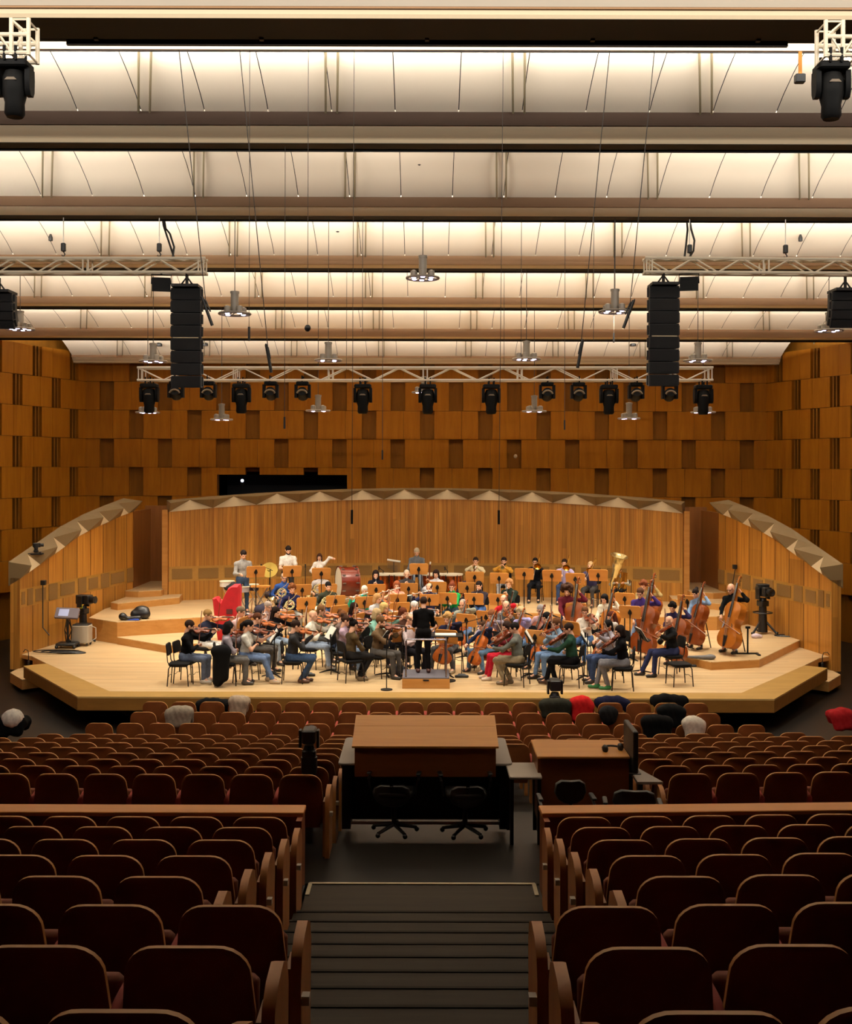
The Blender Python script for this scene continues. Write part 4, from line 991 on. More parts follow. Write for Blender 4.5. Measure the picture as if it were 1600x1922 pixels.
M_EBONY = mat('ebony', '#0e0b0a', .4)
V_OR = mat('varnish_orange', '#aa5820', .25, noise=.15, nscale=14); V_BR = mat('varnish_brown', '#6e2e12', .25, noise=.15, nscale=14)
V_RED = mat('varnish_red', '#7e3c14', .25, noise=.15, nscale=6); V_AMB = mat('varnish_amber', '#aa6420', .25, noise=.15, nscale=5)
VLN = fiddle('violin', 'violin', 0, .36, .21, .035, .012, .13, .014, V_OR, M_EBONY)
VLN2 = fiddle('violin', 'violin', 0, .36, .21, .035, .012, .13, .014, V_BR, M_EBONY)
VLA = fiddle('viola', 'viola', 0, .42, .25, .04, .014, .15, .015, V_BR, M_EBONY)
VC = fiddle('cello', 'cello', .24, .76, .44, .12, .025, .28, .024, V_OR, M_EBONY, 1)
VC2 = fiddle('cello', 'cello', .24, .76, .44, .12, .025, .28, .024, V_BR, M_EBONY, 1)
DB = fiddle('double_bass', 'double bass', .16, 1.1, .66, .19, .035, .42, .034, V_RED, M_EBONY, 1)
DB2 = fiddle('double_bass', 'double bass', .16, 1.1, .66, .19, .035, .42, .034, V_AMB, M_EBONY, 1)
b = MB(); b.tube([(0, -.02, 0), (0, .3, -.012), (0, .6, -.004), (0, .72, .012)], [.010, .0085, .008, .007], 6); f = MB(); f.rbox((0, .03, -.018), (.014, .05, .024), .004)
h = MB(); h.box((0, .37, -.026), (.012, .68, .003)); h.tube([(0, .72, .01), (0, .725, -.026)], .005, 5)
BOW = proto('bow', 'bow', [('stick', b, mat('bow_wood', '#7a3a1a', .35)), ('frog', f, M_EBONY), ('bow_hair', h, mat('horsehair', '#e4dcc8', .6))])
M_SIL = mat('silver', '#d8d4cc', .22, .95); M_BRASS = mat('brass', '#d8a848', .22, .95); M_PALEB = mat('pale_brass', '#e6d49a', .25, .9)
b = MB(); b.tube([(0, -.08, 0), (0, .59, 0)], .012, 8); e = MB()
for k in range(11): e.tube([(0, .16 + k * .036, .008), (0, .16 + k * .036, .02)], .011, 7)
e.tube([(.0, -.02, .012), (.0, .03, .012)], .013, 6)
FLT = proto('flute', 'flute', [('tube', b, M_SIL), ('keys', e, M_SIL)])
def reed(name, mt, L, bell):
    b = MB(); b.tube([(0, .05, 0), (0, L * .5, 0), (0, L * .86, 0), (0, L, 0)], [.011, .013, .015, bell], 10); m_ = MB(); m_.tube([(0, 0, 0), (0, .06, 0)], [.005, .009], 6)
    k = MB()
    for i in range(9): k.tube([(0, L * .25 + i * L * .06, .012), (0, L * .25 + i * L * .06, .021)], .009, 6)
    k.tube([(.012, L * .2, .008), (.012, L * .8, .008)], .004, 5)
    return proto(name, name, [('tube', b, mt), ('mouthpiece', m_, mat('ivory', '#d9d4c8', .4)), ('keys', k, M_SIL)])
CLA = reed('clarinet', M_EBONY, .62, .038); OBO = reed('oboe', M_EBONY, .56, .022)
M_BSN = mat('bassoon_wood', '#5a1e10', .3)
b = MB(); b.tube([(0, 0, 0), (0, .55, 0)], .034, 10); b.tube([(.012, .5, .0), (.012, 1.28, 0)], [.022, .02], 10); b.tube([(-.022, .5, 0), (-.022, .86, 0)], .016, 8)
r_ = MB(); r_.tube([(.012, 1.26, 0), (.012, 1.33, 0)], [.024, .026], 10); k = MB(); k.tube([(-.022, .86, 0), (-.03, .95, .03), (-.04, .93, .1), (-.04, .86, .2)], .005, 6)
for i in range(8): k.tube([(.0, .12 + i * .12, .03), (.0, .12 + i * .12, .045)], .012, 6)
BSN = proto('bassoon', 'bassoon', [('tube', b, M_BSN), ('bell_ring', r_, mat('ivory', '#d9d4c8', .4)), ('keys', k, M_SIL)])
def bell(mb, p0, d, L, r0, r1, n=18):
    M = frame(p0, d); pr = [(r0, 0), (r0 * 1.15, L * .35), (r0 * 1.7, L * .62), (r1 * .5, L * .84), (r1 * .78, L * .95), (r1, L), (r1 * .97, L + .004), (r1 * .74, L * .94), (r0 * 1.3, L * .6), (r0 * .6, L * .3)]
    rg = [[M @ Vector((r * math.cos(2 * math.pi * j / n), y, r * math.sin(2 * math.pi * j / n))) for j in range(n)] for r, y in pr]; mb.loft(rg)
t_ = MB(); t_.tube([(0, .0, 0), (0, .34, 0), (0, .4, .0), (0, .42, -.045), (0, .38, -.09), (0, .1, -.09), (0, .06, -.06), (.0, .08, -.02), (0, .16, -.015)], .0075, 6); bl = MB(); bell(bl, (.0, .2, -.015), (0, 1, 0), .3, .009, .062)
v = MB()
for i in range(3): v.tube([(.03, .17 + i * .03, -.11), (.03, .17 + i * .03, .03)], .012, 8)
TRP = proto('trumpet', 'trumpet', [('tubing', t_, M_PALEB), ('bell', bl, M_PALEB), ('valve', v, M_PALEB)])
s_ = MB(); s_.tube([(.03, 0, 0), (.03, .62, -.28), (.03, .66, -.3), (-.03, .66, -.3), (-.03, .62, -.28), (-.03, .05, -.02)], .008, 6)
bl = MB(); bl.tube([(-.03, .06, -.02), (-.1, .04, .02), (-.12, -.24, .16), (-.12, -.3, .22), (-.12, -.26, .27), (-.12, -.1, .22)], .009, 6); bell(bl, (-.12, -.1, .22), (0, .9, -.42), .5, .01, .11)
TBN = proto('trombone', 'trombone', [('slide', s_, M_SIL), ('bell', bl, M_BRASS)])
c_ = MB()
for rr, dz in ((.12, 0), (.1, .022), (.08, -.02)): c_.tube([(rr * math.cos(a), rr * math.sin(a), dz) for a in np.linspace(0, 2 * math.pi, 22)[:-1]], .011, 6, loop=True)
c_.tube([(-.05, .09, .02), (.06, .22, .02), (.1, .34, .02)], [.006, .006, .008], 6)
v = MB()
for i in range(4): v.tube([(-.05 + i * .032, .0, -.03), (-.05 + i * .032, .0, .05)], .015, 8)
bl = MB(); bl.tube([(-.11, .0, 0), (-.12, -.08, .0)], .018, 8); bell(bl, (-.1, .02, -.02), (-.35, -.75, -.3), .3, .016, .15, 20)
HRN = proto('french_horn', 'horn', [('coil', c_, M_PALEB), ('valve', v, M_PALEB), ('bell', bl, M_PALEB)])
c_ = MB()
for k in range(5): 
    q = k * .035
    c_.tube([(-.17 + q, -.04 + .03 * (k % 2), .62), (-.2 + q, -.04 + .03 * (k % 2), .3), (-.14 + q * .8, -.04 + .03 * (k % 2), .06 + q * .5), (0, 0, .0 + q * .7), (.14 - q * .8, -.04, .06 + q * .5), (.2 - q, -.04, .3), (.17 - q, -.04, .6), (.08 - q * .4, -.04, .68 - q * .4)], .02, 7)
bl = MB(); bl.tube([(.17, .02, .12), (.2, .03, .3), (.15, .04, .5)], [.04, .048, .055], 10); bell(bl, (.15, .04, .46), (-.12, .16, 1), .62, .1, .26, 24)
v = MB()
for i in range(4): v.tube([(-.05 + i * .04, .09, .32), (-.05 + i * .04, .09, .48)], .018, 8)
TUB = proto('tuba', 'tuba', [('coil', c_, M_BRASS), ('bell', bl, M_PALEB), ('valve', v, M_BRASS)])
# music stand: +Y is the side away from the player
M_DESK = wood('stand_desk_wood', '#c4823a', '#d29248', (.2, 1, 1), rough=.45); M_STND = mat('stand_black', '#100d0c', .6, spec=.25)
def music_stand(h, tilt, black=False):
    t = thing('music_stand', 'x', 'music stand'); M = Matrix.Translation((0, 0, h)) @ Matrix.Rotation(R(-tilt), 4, 'X')
    pr = [(-.24, -.15), (.24, -.15), (.262, .1), (.25, .145), (.22, .16), (-.22, .16), (-.25, .145), (-.262, .1)]
    b = MB(); b.loft([[(x, y_, z) for x, z in pr] for y_ in (-.009, .009)], M=M); b.build('desk', M_STND if black else M_DESK, t, smooth=0)
    b = MB(); b.box((0, -.04, -.155), (.48, .09, .012), M=M); b.build('ledge', M_STND if black else M_DESK, t)
    b = MB(); b.loft([[(x, y_, z) for x, z in ((-.012, -.09), (.012, -.09), (.016, -.05), (.045, -.045), (.05, .0), (.03, .035), (.008, .075), (-.012, .07), (-.036, .03), (-.045, -.02), (-.036, -.045), (-.014, -.05))] for y_ in (.01, .03)], M=M); b.build('clamp', M_STND, t)
    b = MB(); b.tube([(0, .012, .05), (0, .012, h - .06)], .012, 7); b.tube([(0, .012, .3), (0, .012, h * .62)], .017, 7); b.tube([(0, .012, h - .07), (0, .03, h)], .016, 6); b.build('pole', M_STND, t)
    for k in range(3):
        a = k * 2.094 + .5; b = MB(); b.loft([[(math.cos(a) * r_ - math.sin(a) * w_, .012 + math.sin(a) * r_ + math.cos(a) * w_, z) for w_, z in ((-.016, z0), (.016, z0), (.012, z1), (-.012, z1))] for r_, z0, z1 in ((.0, .04, .08), (.16, .02, .045), (.27, .0, .016))]); b.build('foot', M_STND, t)
    return t
STD = {}
def stand(px, py, L, a, label, h=1.05, tilt=16, Y=None, black=False):
    if Y is None: Y = (CZ - L - h) * F_PX / (py - HOR)
    else: h = round((Z(py, Y) - L) / .05) * .05
    k = (round(h, 2), tilt, black)
    if k not in STD: STD[k] = music_stand(h, tilt, black)
    return place(STD[k], Matrix.Translation((X(px, Y), Y, L)) @ Matrix.Rotation(R(a + 180), 4, 'Z'), label, 'music stands on the stage')
def make_chair(back=True):
    t = thing('orchestra_chair', 'x', 'chair'); mt = mat('chair_frame', '#1c1614', .4, .4); pad = mat('chair_pad', '#100e0e', .85, spec=.2)
    b = MB(); b.rbox((0, .0, .44), (.43, .42, .05), .09); b.build('seat', pad, t, smooth=60)
    if back:
        b = MB(); b.loft([[(x, -.21 + .25 * x * x + dy - (z - .6) * .15, z) for x, z in ((-.19, .63), (.19, .63), (.215, .68), (.2, .83), (.15, .86), (-.15, .86), (-.2, .83), (-.215, .68))] for dy in (-.018, .014)]); b.build('backrest', pad, t, smooth=60)
        for sx in (-1, 1): b = MB(); b.tube([(sx * .17, -.17, .41), (sx * .18, -.215, .5), (sx * .17, -.235, .72)], .011, 6); b.build('back_upright', mt, t)
    for sx in (-1, 1):
        for sy in (-1, 1): b = MB(); b.tube([(sx * .13, sy * .12, .41), (sx * .185, sy * .17, .40), (sx * .2, sy * .19, .36), (sx * .215, sy * .215, 0)], .012, 6); b.build('leg', mt, t)
    b = MB(); b.box((0, 0, .4), (.3, .28, .03)); b.tube([(0, 0, .4), (0, 0, .27)], .014, 6); b.build('seat_frame', mt, t)
    for sy in (-1, 1): b = MB(); b.tube([(-.21, sy * .2, .2), (-.1, sy * .2, .19), (-.05, sy * .2, .21), (.05, sy * .2, .21), (.1, sy * .2, .19), (.21, sy * .2, .2)], .006, 5); b.build('stretcher', mt, t)
    return t
CHAIR = make_chair()
def chair(M, label, group='black chairs of the orchestra'): return place(CHAIR, M, label, group)
b = MB(); b.lathe([(.01, .7), (.17, .7), (.18, .73), (.17, .78), (.01, .79)], 16); l_ = [MB() for _ in range(4)]
for k in range(4): a = k * math.pi / 2 + .78; l_[k].tube([(.1 * math.cos(a), .1 * math.sin(a), .7), (.24 * math.cos(a), .24 * math.sin(a), 0)], .013, 6)
r_ = MB(); r_.tube([(.18 * math.cos(a), .18 * math.sin(a), .3) for a in np.linspace(0, 6.283, 17)[:-1]], .009, 5, loop=True)
STOOL = proto('bar_stool', 'stool', [('seat', b, mat('chair_pad', '#100e0e', .85, spec=.2))] + [('leg', q, mat('chair_frame', '#1c1614', .4, .4)) for q in l_] + [('foot_ring', r_, mat('chair_frame', '#1c1614', .4, .4))])

# ------------------------------------------------------------------ people
def prims_T(pr, M):
    out = []
    R3 = np.array(M.to_3x3())
    for p in pr:
        if p[0].endswith('c'): out.append((p[0], M @ Vector(p[1]), M @ Vector(p[2])) + tuple(p[3:5]) + ((p[5], R3 @ np.array(p[6])) if len(p) > 5 else ()))
        else: out.append((p[0], M @ Vector(p[1]), p[2], R3))
    return out
HEADP = [('e', (0, -.014, .032), (.076, .096, .089)), ('e', (0, .022, -.04), (.06, .07, .072)), ('e', (0, .06, -.098), (.027, .026, .022)), ('c', (0, .086, .006), (0, .106, -.03), .009, .015), ('c', (-.04, .076, .024), (.04, .076, .024), .013, .013),
         ('c', (-.018, .082, -.062), (.018, .082, -.062), .011, .011), ('e', (.079, -.01, -.008), (.011, .022, .032)), ('e', (-.079, -.01, -.008), (.011, .022, .032)), ('c', (0, -.02, -.08), (0, -.03, -.15), .054, .056)]
HV, HQ = sdf_mesh(HEADP, .0095, .018)
def ell_np(c, r, nu=7, nv=5):
    b = MB(); b.ell(c, r, nu=nu, nv=nv); b.f = [f_ for f_ in b.f if len(f_) == 4]; return np.array(b.v), np.array(b.f)
FACE = [ell_np((sx * .03, .078, .0), (.012, .012, .009)) for sx in (-1, 1)] + [ell_np((0, .089, -.064), (.021, .009, .006))]
def hand_prims(curl):
    pr = [('c', (0, .0, 0), (0, .075, 0), .027, .036, 1.9, (0, 0, 1))]
    for x, L_ in ((-.03, .07), (-.0105, .08), (.0095, .075), (.029, .058)):
        p = Vector((x, .085, 0)); a = curl * .5
        for k, f_ in enumerate((.45, .32, .23)):
            q = p + Vector((x * .05, math.cos(a), -math.sin(a))) * L_ * f_; pr.append(('c', p, q, .0095 - k * .0008, .0088 - k * .0008)); p = q; a += curl
    pr += [('c', (-.024, .02, -.004), (-.05, .055, -.016), .012, .0105), ('c', (-.05, .055, -.016), (-.046, .085, -.032), .0105, .0085)]
    return pr
HAND = {k: sdf_mesh(hand_prims(c), .0075, .008) for k, c in (('grip', 1.0), ('relax', .45))}
rg = random.Random(3)
def blobs(n, rx, ry, rz, cz, r, lo=-.5):
    out = []
    while len(out) < n:
        v = Vector((rg.gauss(0, 1), rg.gauss(0, 1), rg.gauss(0, 1))).normalized()
        if v.z < lo or (v.y > .45 and v.z < .5): continue
        out.append(('e', (v.x * rx, v.y * ry - .012, v.z * rz + cz), (r, r, r)))
    return out
CUTF = [('-e', (0, .135, -.05), (.105, .09, .105)), ('-e', (0, .03, -.16), (.12, .12, .115))]
CAP = [('e', (0, -.018, .04), (.085, .104, .092))]
HAIRP = {'short': CAP + CUTF, 'fringe': CAP + CUTF + [('-e', (0, .035, .13), (.082, .115, .1))],
         'thin': [('e', (0, -.022, .036), (.081, .1, .088))] + CUTF + [('-e', (0, .1, .07), (.06, .08, .06))],
         'long': CAP + [('c', (0, -.06, .03), (0, -.075, -.2), .085, .075, 1.5, (0, 1, 0)), ('c', (.07, -.02, .03), (.075, -.005, -.17), .03, .025), ('c', (-.07, -.02, .03), (-.075, -.005, -.17), .03, .025), ('-e', (0, .14, -.07), (.075, .1, .14))],
         'bob': CAP + [('c', (0, -.05, .03), (0, -.05, -.085), .092, .088, 1.2, (0, 1, 0)), ('c', (.072, -.01, .03), (.076, .0, -.08), .028, .026), ('c', (-.072, -.01, .03), (-.076, .0, -.08), .028, .026), ('-e', (0, .14, -.06), (.075, .1, .12))],
         'bun': CAP + CUTF + [('e', (0, -.1, .11), (.05, .05, .046))], 'pony': CAP + CUTF + [('c', (0, -.1, .05), (0, -.15, -.02), .034, .04), ('c', (0, -.15, -.02), (0, -.13, -.2), .04, .02)],
         'curly': CAP + blobs(46, .088, .105, .095, .04, .03, -.45) + CUTF[:1], 'afro': [('e', (0, -.03, .06), (.12, .12, .11))] + blobs(60, .13, .125, .125, .05, .04, -.6) + CUTF[:1],
         'medium': [('e', (0, -.018, .044), (.09, .108, .094)), ('c', (0, -.06, .02), (0, -.07, -.09), .08, .07, 1.3, (0, 1, 0))] + [('-e', (0, .135, -.05), (.09, .09, .105))]}
BEARDP = [('e', (0, .028, -.07), (.064, .072, .062)), ('-e', (0, .13, -.02), (.06, .07, .05)), ('-e', (0, -.06, -.04), (.1, .08, .12))]
HAIRM = {}
def hair_mesh(style, col):
    if (style, col) not in HAIRM:
        if style not in HAIRM: HAIRM[style] = sdf_mesh(BEARDP if style == 'beard' else HAIRP[style], .011, .02)
        HAIRM[style, col] = np_mesh('hair', *HAIRM[style], mat('hair_' + col[1:], col, .85, noise=.25, nscale=60, spec=.15))
    return HAIRM[style, col]
def ik(a, t, l1, l2, pole):
    a, t, pole = Vector(a), Vector(t), Vector(pole); d = t - a; L = d.length
    if L > (l1 + l2) * .985: d *= (l1 + l2) * .985 / L; t = a + d; L = d.length
    if L < .12: d = d.normalized() * .12 if L > 1e-6 else Vector((0, .12, 0)); t = a + d; L = .12
    x = (l1 * l1 - l2 * l2 + L * L) / (2 * L); hgt = math.sqrt(max(0, l1 * l1 - x * x)); u = d.normalized()
    p = pole - a; p = p - u * p.dot(u); p.normalize(); return a + u * x + p * hgt, t
VN = Vector
def person(px, ytop, L, a, inst, desc, hair=('short', '#3a2a1c'), top='#333333', legs='#3b4a66', shoe='#2a2422', sleeve='long', sex='m', Y=None, pose='sit', beard=None, skin='#e0aa8a', lean=None, feet='flat', seat=True, glasses=False, act=None, turn=0, var=0):
    base_h = {'sit': 1.30, 'perch': 1.60, 'stand': 1.77}[pose]
    if Y is None: Y = (CZ - L - base_h) * F_PX / (ytop - HOR); sc = 1.0
    else: sc = (Z(ytop, Y) - L) / base_h; sc = max(.84, min(1.16, sc))
    rng = random.Random(px * 13 + ytop)
    W = Matrix.Translation((X(px, Y), Y, L)) @ Matrix.Rotation(R(a + 180), 4, 'Z')
    hz = {'sit': .54, 'perch': .86, 'stand': .93}[pose]; up = {'sit': .50, 'perch': .49, 'stand': .52}[pose]
    if lean is None: lean = {'cello': 10, 'bass': 14}.get(inst, 5)
    sw = .185 if sex == 'm' else .165; fem = sex != 'm'
    Hp = VN((0, -.02 if pose == 'sit' else 0, hz)); RL = Matrix.Rotation(R(-lean), 3, 'X'); T = lambda x, y, z: Hp + RL @ VN((x, y, z))
    neck = T(0, 0, up); shR, shL = T(sw - .008, 0, up - .105), T(-sw + .008, 0, up - .105)
    head = neck + VN((0, .03 + .002 * lean, .138))
    hyaw, hpit = turn, 12
    # feet
    if pose == 'sit':
        kn = [VN((s * (.2 if inst == 'cello' else .13), .42, .5 + .01)) for s in (1, -1)]
        if feet == 'tuck': an = [VN((.1, .18, .09)), VN((-.1, .24, .09))]
        elif feet == 'cross': an = [VN((-.02, .52, .1)), VN((-.1, .3, .09))]; kn[0] = VN((.06, .42, .53))
        elif feet == 'out': an = [VN((.14, .62, .09)), VN((-.12, .45, .09))]; 
        else: an = [VN((s * (.24 if inst == 'cello' else .13), .42 + rng.uniform(-.08, .08), .09)) for s in (1, -1)]
    elif pose == 'perch': kn = [VN((.14, .2, .5)), VN((-.16, .22, .5))]; an = [VN((.15, .16, .09)), VN((-.2, .22, .09))]
    else: kn = [VN((.1, .02, .5)), VN((-.11, .03, .5))]; an = [VN((.12, -.02, .09)), VN((-.12, .0, .09))]
    items = []                                                      # (proto, matrix, name)
    hg = {'R': 'grip', 'L': 'grip'}
    bowup = rng.uniform(.12, .5)
    if inst in ('violin', 'violin2', 'viola'):
        P0 = neck + VN((-.085, .075, .045)); ang = R(40 + rng.uniform(-10, 10)); d = VN((-math.sin(ang), math.cos(ang), rng.uniform(-.22, .02))).normalized()
        if var == 2: d = VN((-.5, .75, -.5)).normalized()
        ln = .56 if inst == 'viola' else .5; upv = VN((.5, .15, .85)); M = frame(P0, d, upv)
        items.append(({'violin': VLN, 'violin2': VLN2, 'viola': VLA}[inst], M)); hL = P0 + d * (ln * .93) - VN((0, 0, .03)); pL = VN((-.25, .2, .3)) + shL * .2
        c = P0 + d * ln * .3 + M.to_3x3() @ VN((0, 0, .045)); bd = VN((-.35 + rng.uniform(-.2, .1), .3, .85)); bd = (bd - d * bd.dot(d) * .8).normalized()
        fr = c - bd * (.12 + bowup * .6); items.append((BOW, frame(fr, bd, M.to_3x3() @ VN((0, 0, 1))))); hR = fr; pR = VN((.5, .1, hz + .15)); hyaw += 18; hpit = 14
    elif inst == 'cello':
        e0 = VN((.0, .62, 0)); d = (VN((-.1, .12, hz + up + .08)) - e0).normalized(); M = frame(e0, d, VN((.1, 1, .5))); items.append((VC if rng.random() < .55 else VC2, M))
        hL = e0 + d * (1.14 if var != 2 else .95) + M.to_3x3() @ VN((0, 0, .03)); pL = shL + VN((-.4, .0, -.05)); c = e0 + d * .66 + M.to_3x3() @ VN((0, 0, .13)); bd = VN((-1, .15, rng.uniform(-.1, .15))).normalized()
        fr = c - bd * (.15 + bowup * .5); items.append((BOW, frame(fr, bd, M.to_3x3() @ VN((0, 0, 1))))); hR = fr; pR = shR + VN((.3, .05, -.2)); hpit = 16
    elif inst == 'bass':
        e0 = VN((-.16, .55, 0)); d = (VN((-.3, .12, hz + up + .3)) - e0).normalized(); M = frame(e0, d, VN((.3, 1, .35))); items.append((DB if var != 1 else DB2, M)); hL = e0 + d * 1.52 + M.to_3x3() @ VN((0, 0, -.0)); pL = shL + VN((-.4, .1, .0))
        c = e0 + d * .68 + M.to_3x3() @ VN((0, 0, .19)); bd = VN((-.9, .3, -.3)).normalized(); fr = c - bd * (.12 + bowup * .3); items.append((BOW, frame(fr, bd, M.to_3x3() @ VN((0, 0, 1))))); hR = fr; pR = shR + VN((.3, .1, -.3)); hpit = 18
    else:
        mouth = head + VN((0, .1, -.07))
        if inst == 'flute': d = VN((1, .28, -.22)).normalized(); items.append((FLT, frame(mouth, d))); hL = mouth + d * .22 + VN((0, 0, -.01)); hR = mouth + d * .42; pL = VN((-.3, .3, hz + .2)); pR = VN((.45, .1, hz + .2)); hyaw -= 12
        elif inst in ('clarinet', 'oboe'): d = VN((0, .52, -.85)).normalized(); items.append((CLA if inst == 'clarinet' else OBO, frame(mouth, d, (0, 1, 0)))); hL = mouth + d * .2; hR = mouth + d * .4; pL = VN((-.4, 0, hz)); pR = VN((.4, 0, hz))
        elif inst == 'bassoon': p = VN((.24, .14, hz - .12)); d = VN((-.4 if var != 1 else -.1, .22, .88)).normalized(); items.append((BSN, frame(p, d, (0, 1, 0)))); hL = p + d * .62; hR = p + d * .3; pL = VN((-.4, .1, hz)); pR = VN((.5, 0, hz))
        elif inst == 'trumpet': d = VN((0, 1, -.12)).normalized(); items.append((TRP, frame(mouth, d))); hL = mouth + d * .19 + VN((-.02, 0, -.05)); hR = mouth + d * .2 + VN((.05, 0, .0)); pL = VN((-.5, .1, hz + .2)); pR = VN((.5, .1, hz + .2)); hpit = 2
        elif inst == 'trombone': d = VN((.0, 1, -.1)).normalized(); items.append((TBN, frame(mouth, d))); hL = mouth + d * .09 + VN((-.03, 0, -.04)); hR = mouth + d * .42 + VN((0, 0, -.2)); pL = VN((-.5, 0, hz + .2)); pR = VN((.5, 0, hz + .2)); hpit = 2
        elif inst == 'horn':
            P = T(.1, .24, .27); items.append((HRN, frame(P, (mouth - P).normalized(), (.3, 1, .3)))); hL = P + VN((-.06, .02, .03)); hR = P + VN((.13, -.02, -.12)); pL = VN((-.5, .1, hz)); pR = VN((.5, -.1, hz))
        elif inst == 'tuba': P = T(.03, .2, -.14); items.append((TUB, Matrix.Translation(P) @ Matrix.Rotation(R(-8), 4, 'Y'))); hL = P + VN((-.2, .05, .4)); hR = P + VN((.02, .12, .4)); pL = VN((-.5, .1, hz)); pR = VN((.5, .1, hz))
        elif inst == 'timpani': hL = VN((-.14, .36, hz + .16)); hR = VN((.15, .36, hz + .16)); pL = VN((-.45, -.1, hz - .3)); pR = VN((.45, -.1, hz - .3)); hpit = 25
        elif inst == 'conduct': hL = VN((-.12, .34, hz + .12)); hR = VN((.16, .38, hz + .2)); pL = VN((-.34, -.1, hz - .2)); pR = VN((.34, -.1, hz - .2)); hpit = 10
        elif inst == 'reach': hL = VN((-.5, .18, hz + .62)); hR = VN((.2, .35, hz + .1)); pL = VN((-.6, -.1, hz + .9)); pR = VN((.5, 0, hz))
        else: hL = VN((-.16, .36, hz + .06)); hR = VN((.16, .36, hz + .06)); pL = VN((-.5, 0, hz)); pR = VN((.5, 0, hz)); hg = {'R': 'relax', 'L': 'relax'}; hpit = 22
    def arm(sh, t, pole, s):
        hd = (t - sh).normalized(); el, wr = ik(sh, t, .285, .265, pole); hdir = (wr - el).normalized(); wr2 = wr - hdir * .055
        return el, wr2, hdir
    elR, wrR, hdR = arm(shR, hR, pR, 1); elL, wrL, hdL = arm(shL, hL, pL, -1)
    hipR, hipL = Hp + VN((.09, 0, -.02)), Hp + VN((-.09, 0, -.02))
    k = sc
    chest, belly = T(0, .005, up * .62), T(0, .0, up * .25)
    # one continuous body under the clothes
    bp = [('c', neck - VN((0, .01, .08)), head + VN((0, -.03, -.06)), .055, .05), ('c', Hp, chest, .08, .085), ('c', shR, shL, .045, .045)]
    for sh, el, wr in ((shR, elR, wrR), (shL, elL, wrL)): bp += [('c', sh, el, .046, .038), ('c', el, wr, .039, .026)]
    for hp, q, n_ in ((hipR, kn[0], an[0]), (hipL, kn[1], an[1])): bp += [('c', hp, q, .07, .05), ('c', q, n_, .05, .036), ('c', n_, n_ + VN((0, .12, -.05)), .034, .03)]
    V, Q = sdf_mesh(bp, .02, .03); mi = [0] * len(Q)
    HM = Matrix.Translation(head) @ Matrix.Rotation(R(hyaw), 4, 'Z') @ Matrix.Rotation(R(-hpit), 4, 'X')
    def app(V, Q, mi, v2, q2, M, m):
        v2 = v2 @ np.array(M.to_3x3()).T + np.array(M.translation); return np.vstack([V, v2]), np.vstack([Q, q2 + len(V)]), mi + [m] * len(q2)
    V, Q, mi = app(V, Q, mi, HV, HQ, HM, 0)
    for i, (fv, fq) in enumerate(FACE): V, Q, mi = app(V, Q, mi, fv, fq, HM, 1 if i < 2 else 2)
    for s, wr, hd, key in ((1, wrR, hdR, 'R'), (-1, wrL, hdL, 'L')):
        hv, hq = HAND[hg[key]]
        M = frame(wr, hd, VN((-.3 * s, -.4, .85)) if key == 'R' else VN((0, -.6, -.6)) if inst in ('violin', 'violin2', 'viola') else VN((.3, -.4, .85)))
        if s < 0: hv = hv * np.array([-1, 1, 1]); hq = hq[:, ::-1]
        V, Q, mi = app(V, Q, mi, hv, hq, M, 0)
    root = thing('person', f'person in {desc}' + (f', {act}' if act else ''), 'person'); root.matrix_basis = W; root['group'] = 'musicians on the stage'
    put('body', np_mesh('body', V * k, Q, [mat('skin_' + skin[1:], skin, .55), mat('eye_dark', '#1a1210', .3), mat('lip', '#a8584c', .5)], mi), root)
    # clothes
    cr = (.158, .112, .19) if not fem else (.14, .105, .18); M3 = np.array(RL)
    sp = [('e', chest, cr, M3), ('e', belly, (.148, .112, .17) if not fem else (.128, .1, .16), M3), ('c', T(0, -.01, .02), T(0, 0, .12), .125, .125, 1.15, (0, 1, 0)), ('c', shR, shL, .056, .056), ('c', neck - VN((0, .01, .045)), shR, .054, .056), ('c', neck - VN((0, .01, .045)), shL, .054, .056), ('c', neck - VN((0, .015, .05)), neck + VN((0, .005, .015)), .068, .058)]
    if fem: sp += [('e', T(.06, .085, up * .6), (.055, .05, .055)), ('e', T(-.06, .085, up * .6), (.055, .05, .055))]
    for sh, el, wr in ((shR, elR, wrR), (shL, elL, wrL)):
        if sleeve == 'long': sp += [('c', sh, el, .056, .05), ('c', el, el + (wr - el) * .9, .05, .038)]
        elif sleeve == 'roll': sp += [('c', sh, el, .056, .05), ('c', el, el + (wr - el) * .25, .05, .046)]
        elif sleeve == 'short': sp += [('c', sh, sh + (el - sh) * .6, .058, .058)]
        else: sp += [('c', sh, sh + (el - sh) * .1, .062, .06)]
    V, Q = sdf_mesh(sp, .019, .045); V = V + .0035 * np.sin(V[:, [2, 0, 1]] * 55 + px)
    put('shirt', np_mesh('shirt', V * k, Q, mat('cloth_' + top[1:], top, .92, noise=.15, nscale=25, spec=.12)), root)
    tp = [('c', Hp + VN((-.05, -.015, -.0)), Hp + VN((.05, -.015, -.0)), .125, .125), ('c', T(0, 0, .04), T(0, 0, .1), .122, .12, 1.1, (0, 1, 0))]
    lr = (.088, .066, .056, .05)
    for hp, q, n_ in ((hipR, kn[0], an[0]), (hipL, kn[1], an[1])): tp += [('c', hp, q, lr[0], lr[1]), ('c', q, n_ + VN((0, 0, .01)), lr[2] + .004, lr[3])]
    V, Q = sdf_mesh(tp, .019, .035); V = V + .003 * np.sin(V[:, [2, 0, 1]] * 50 + ytop)
    put('trousers', np_mesh('trousers', V * k, Q, mat('cloth_' + legs[1:], legs, .92, noise=.15, nscale=25, spec=.12)), root)
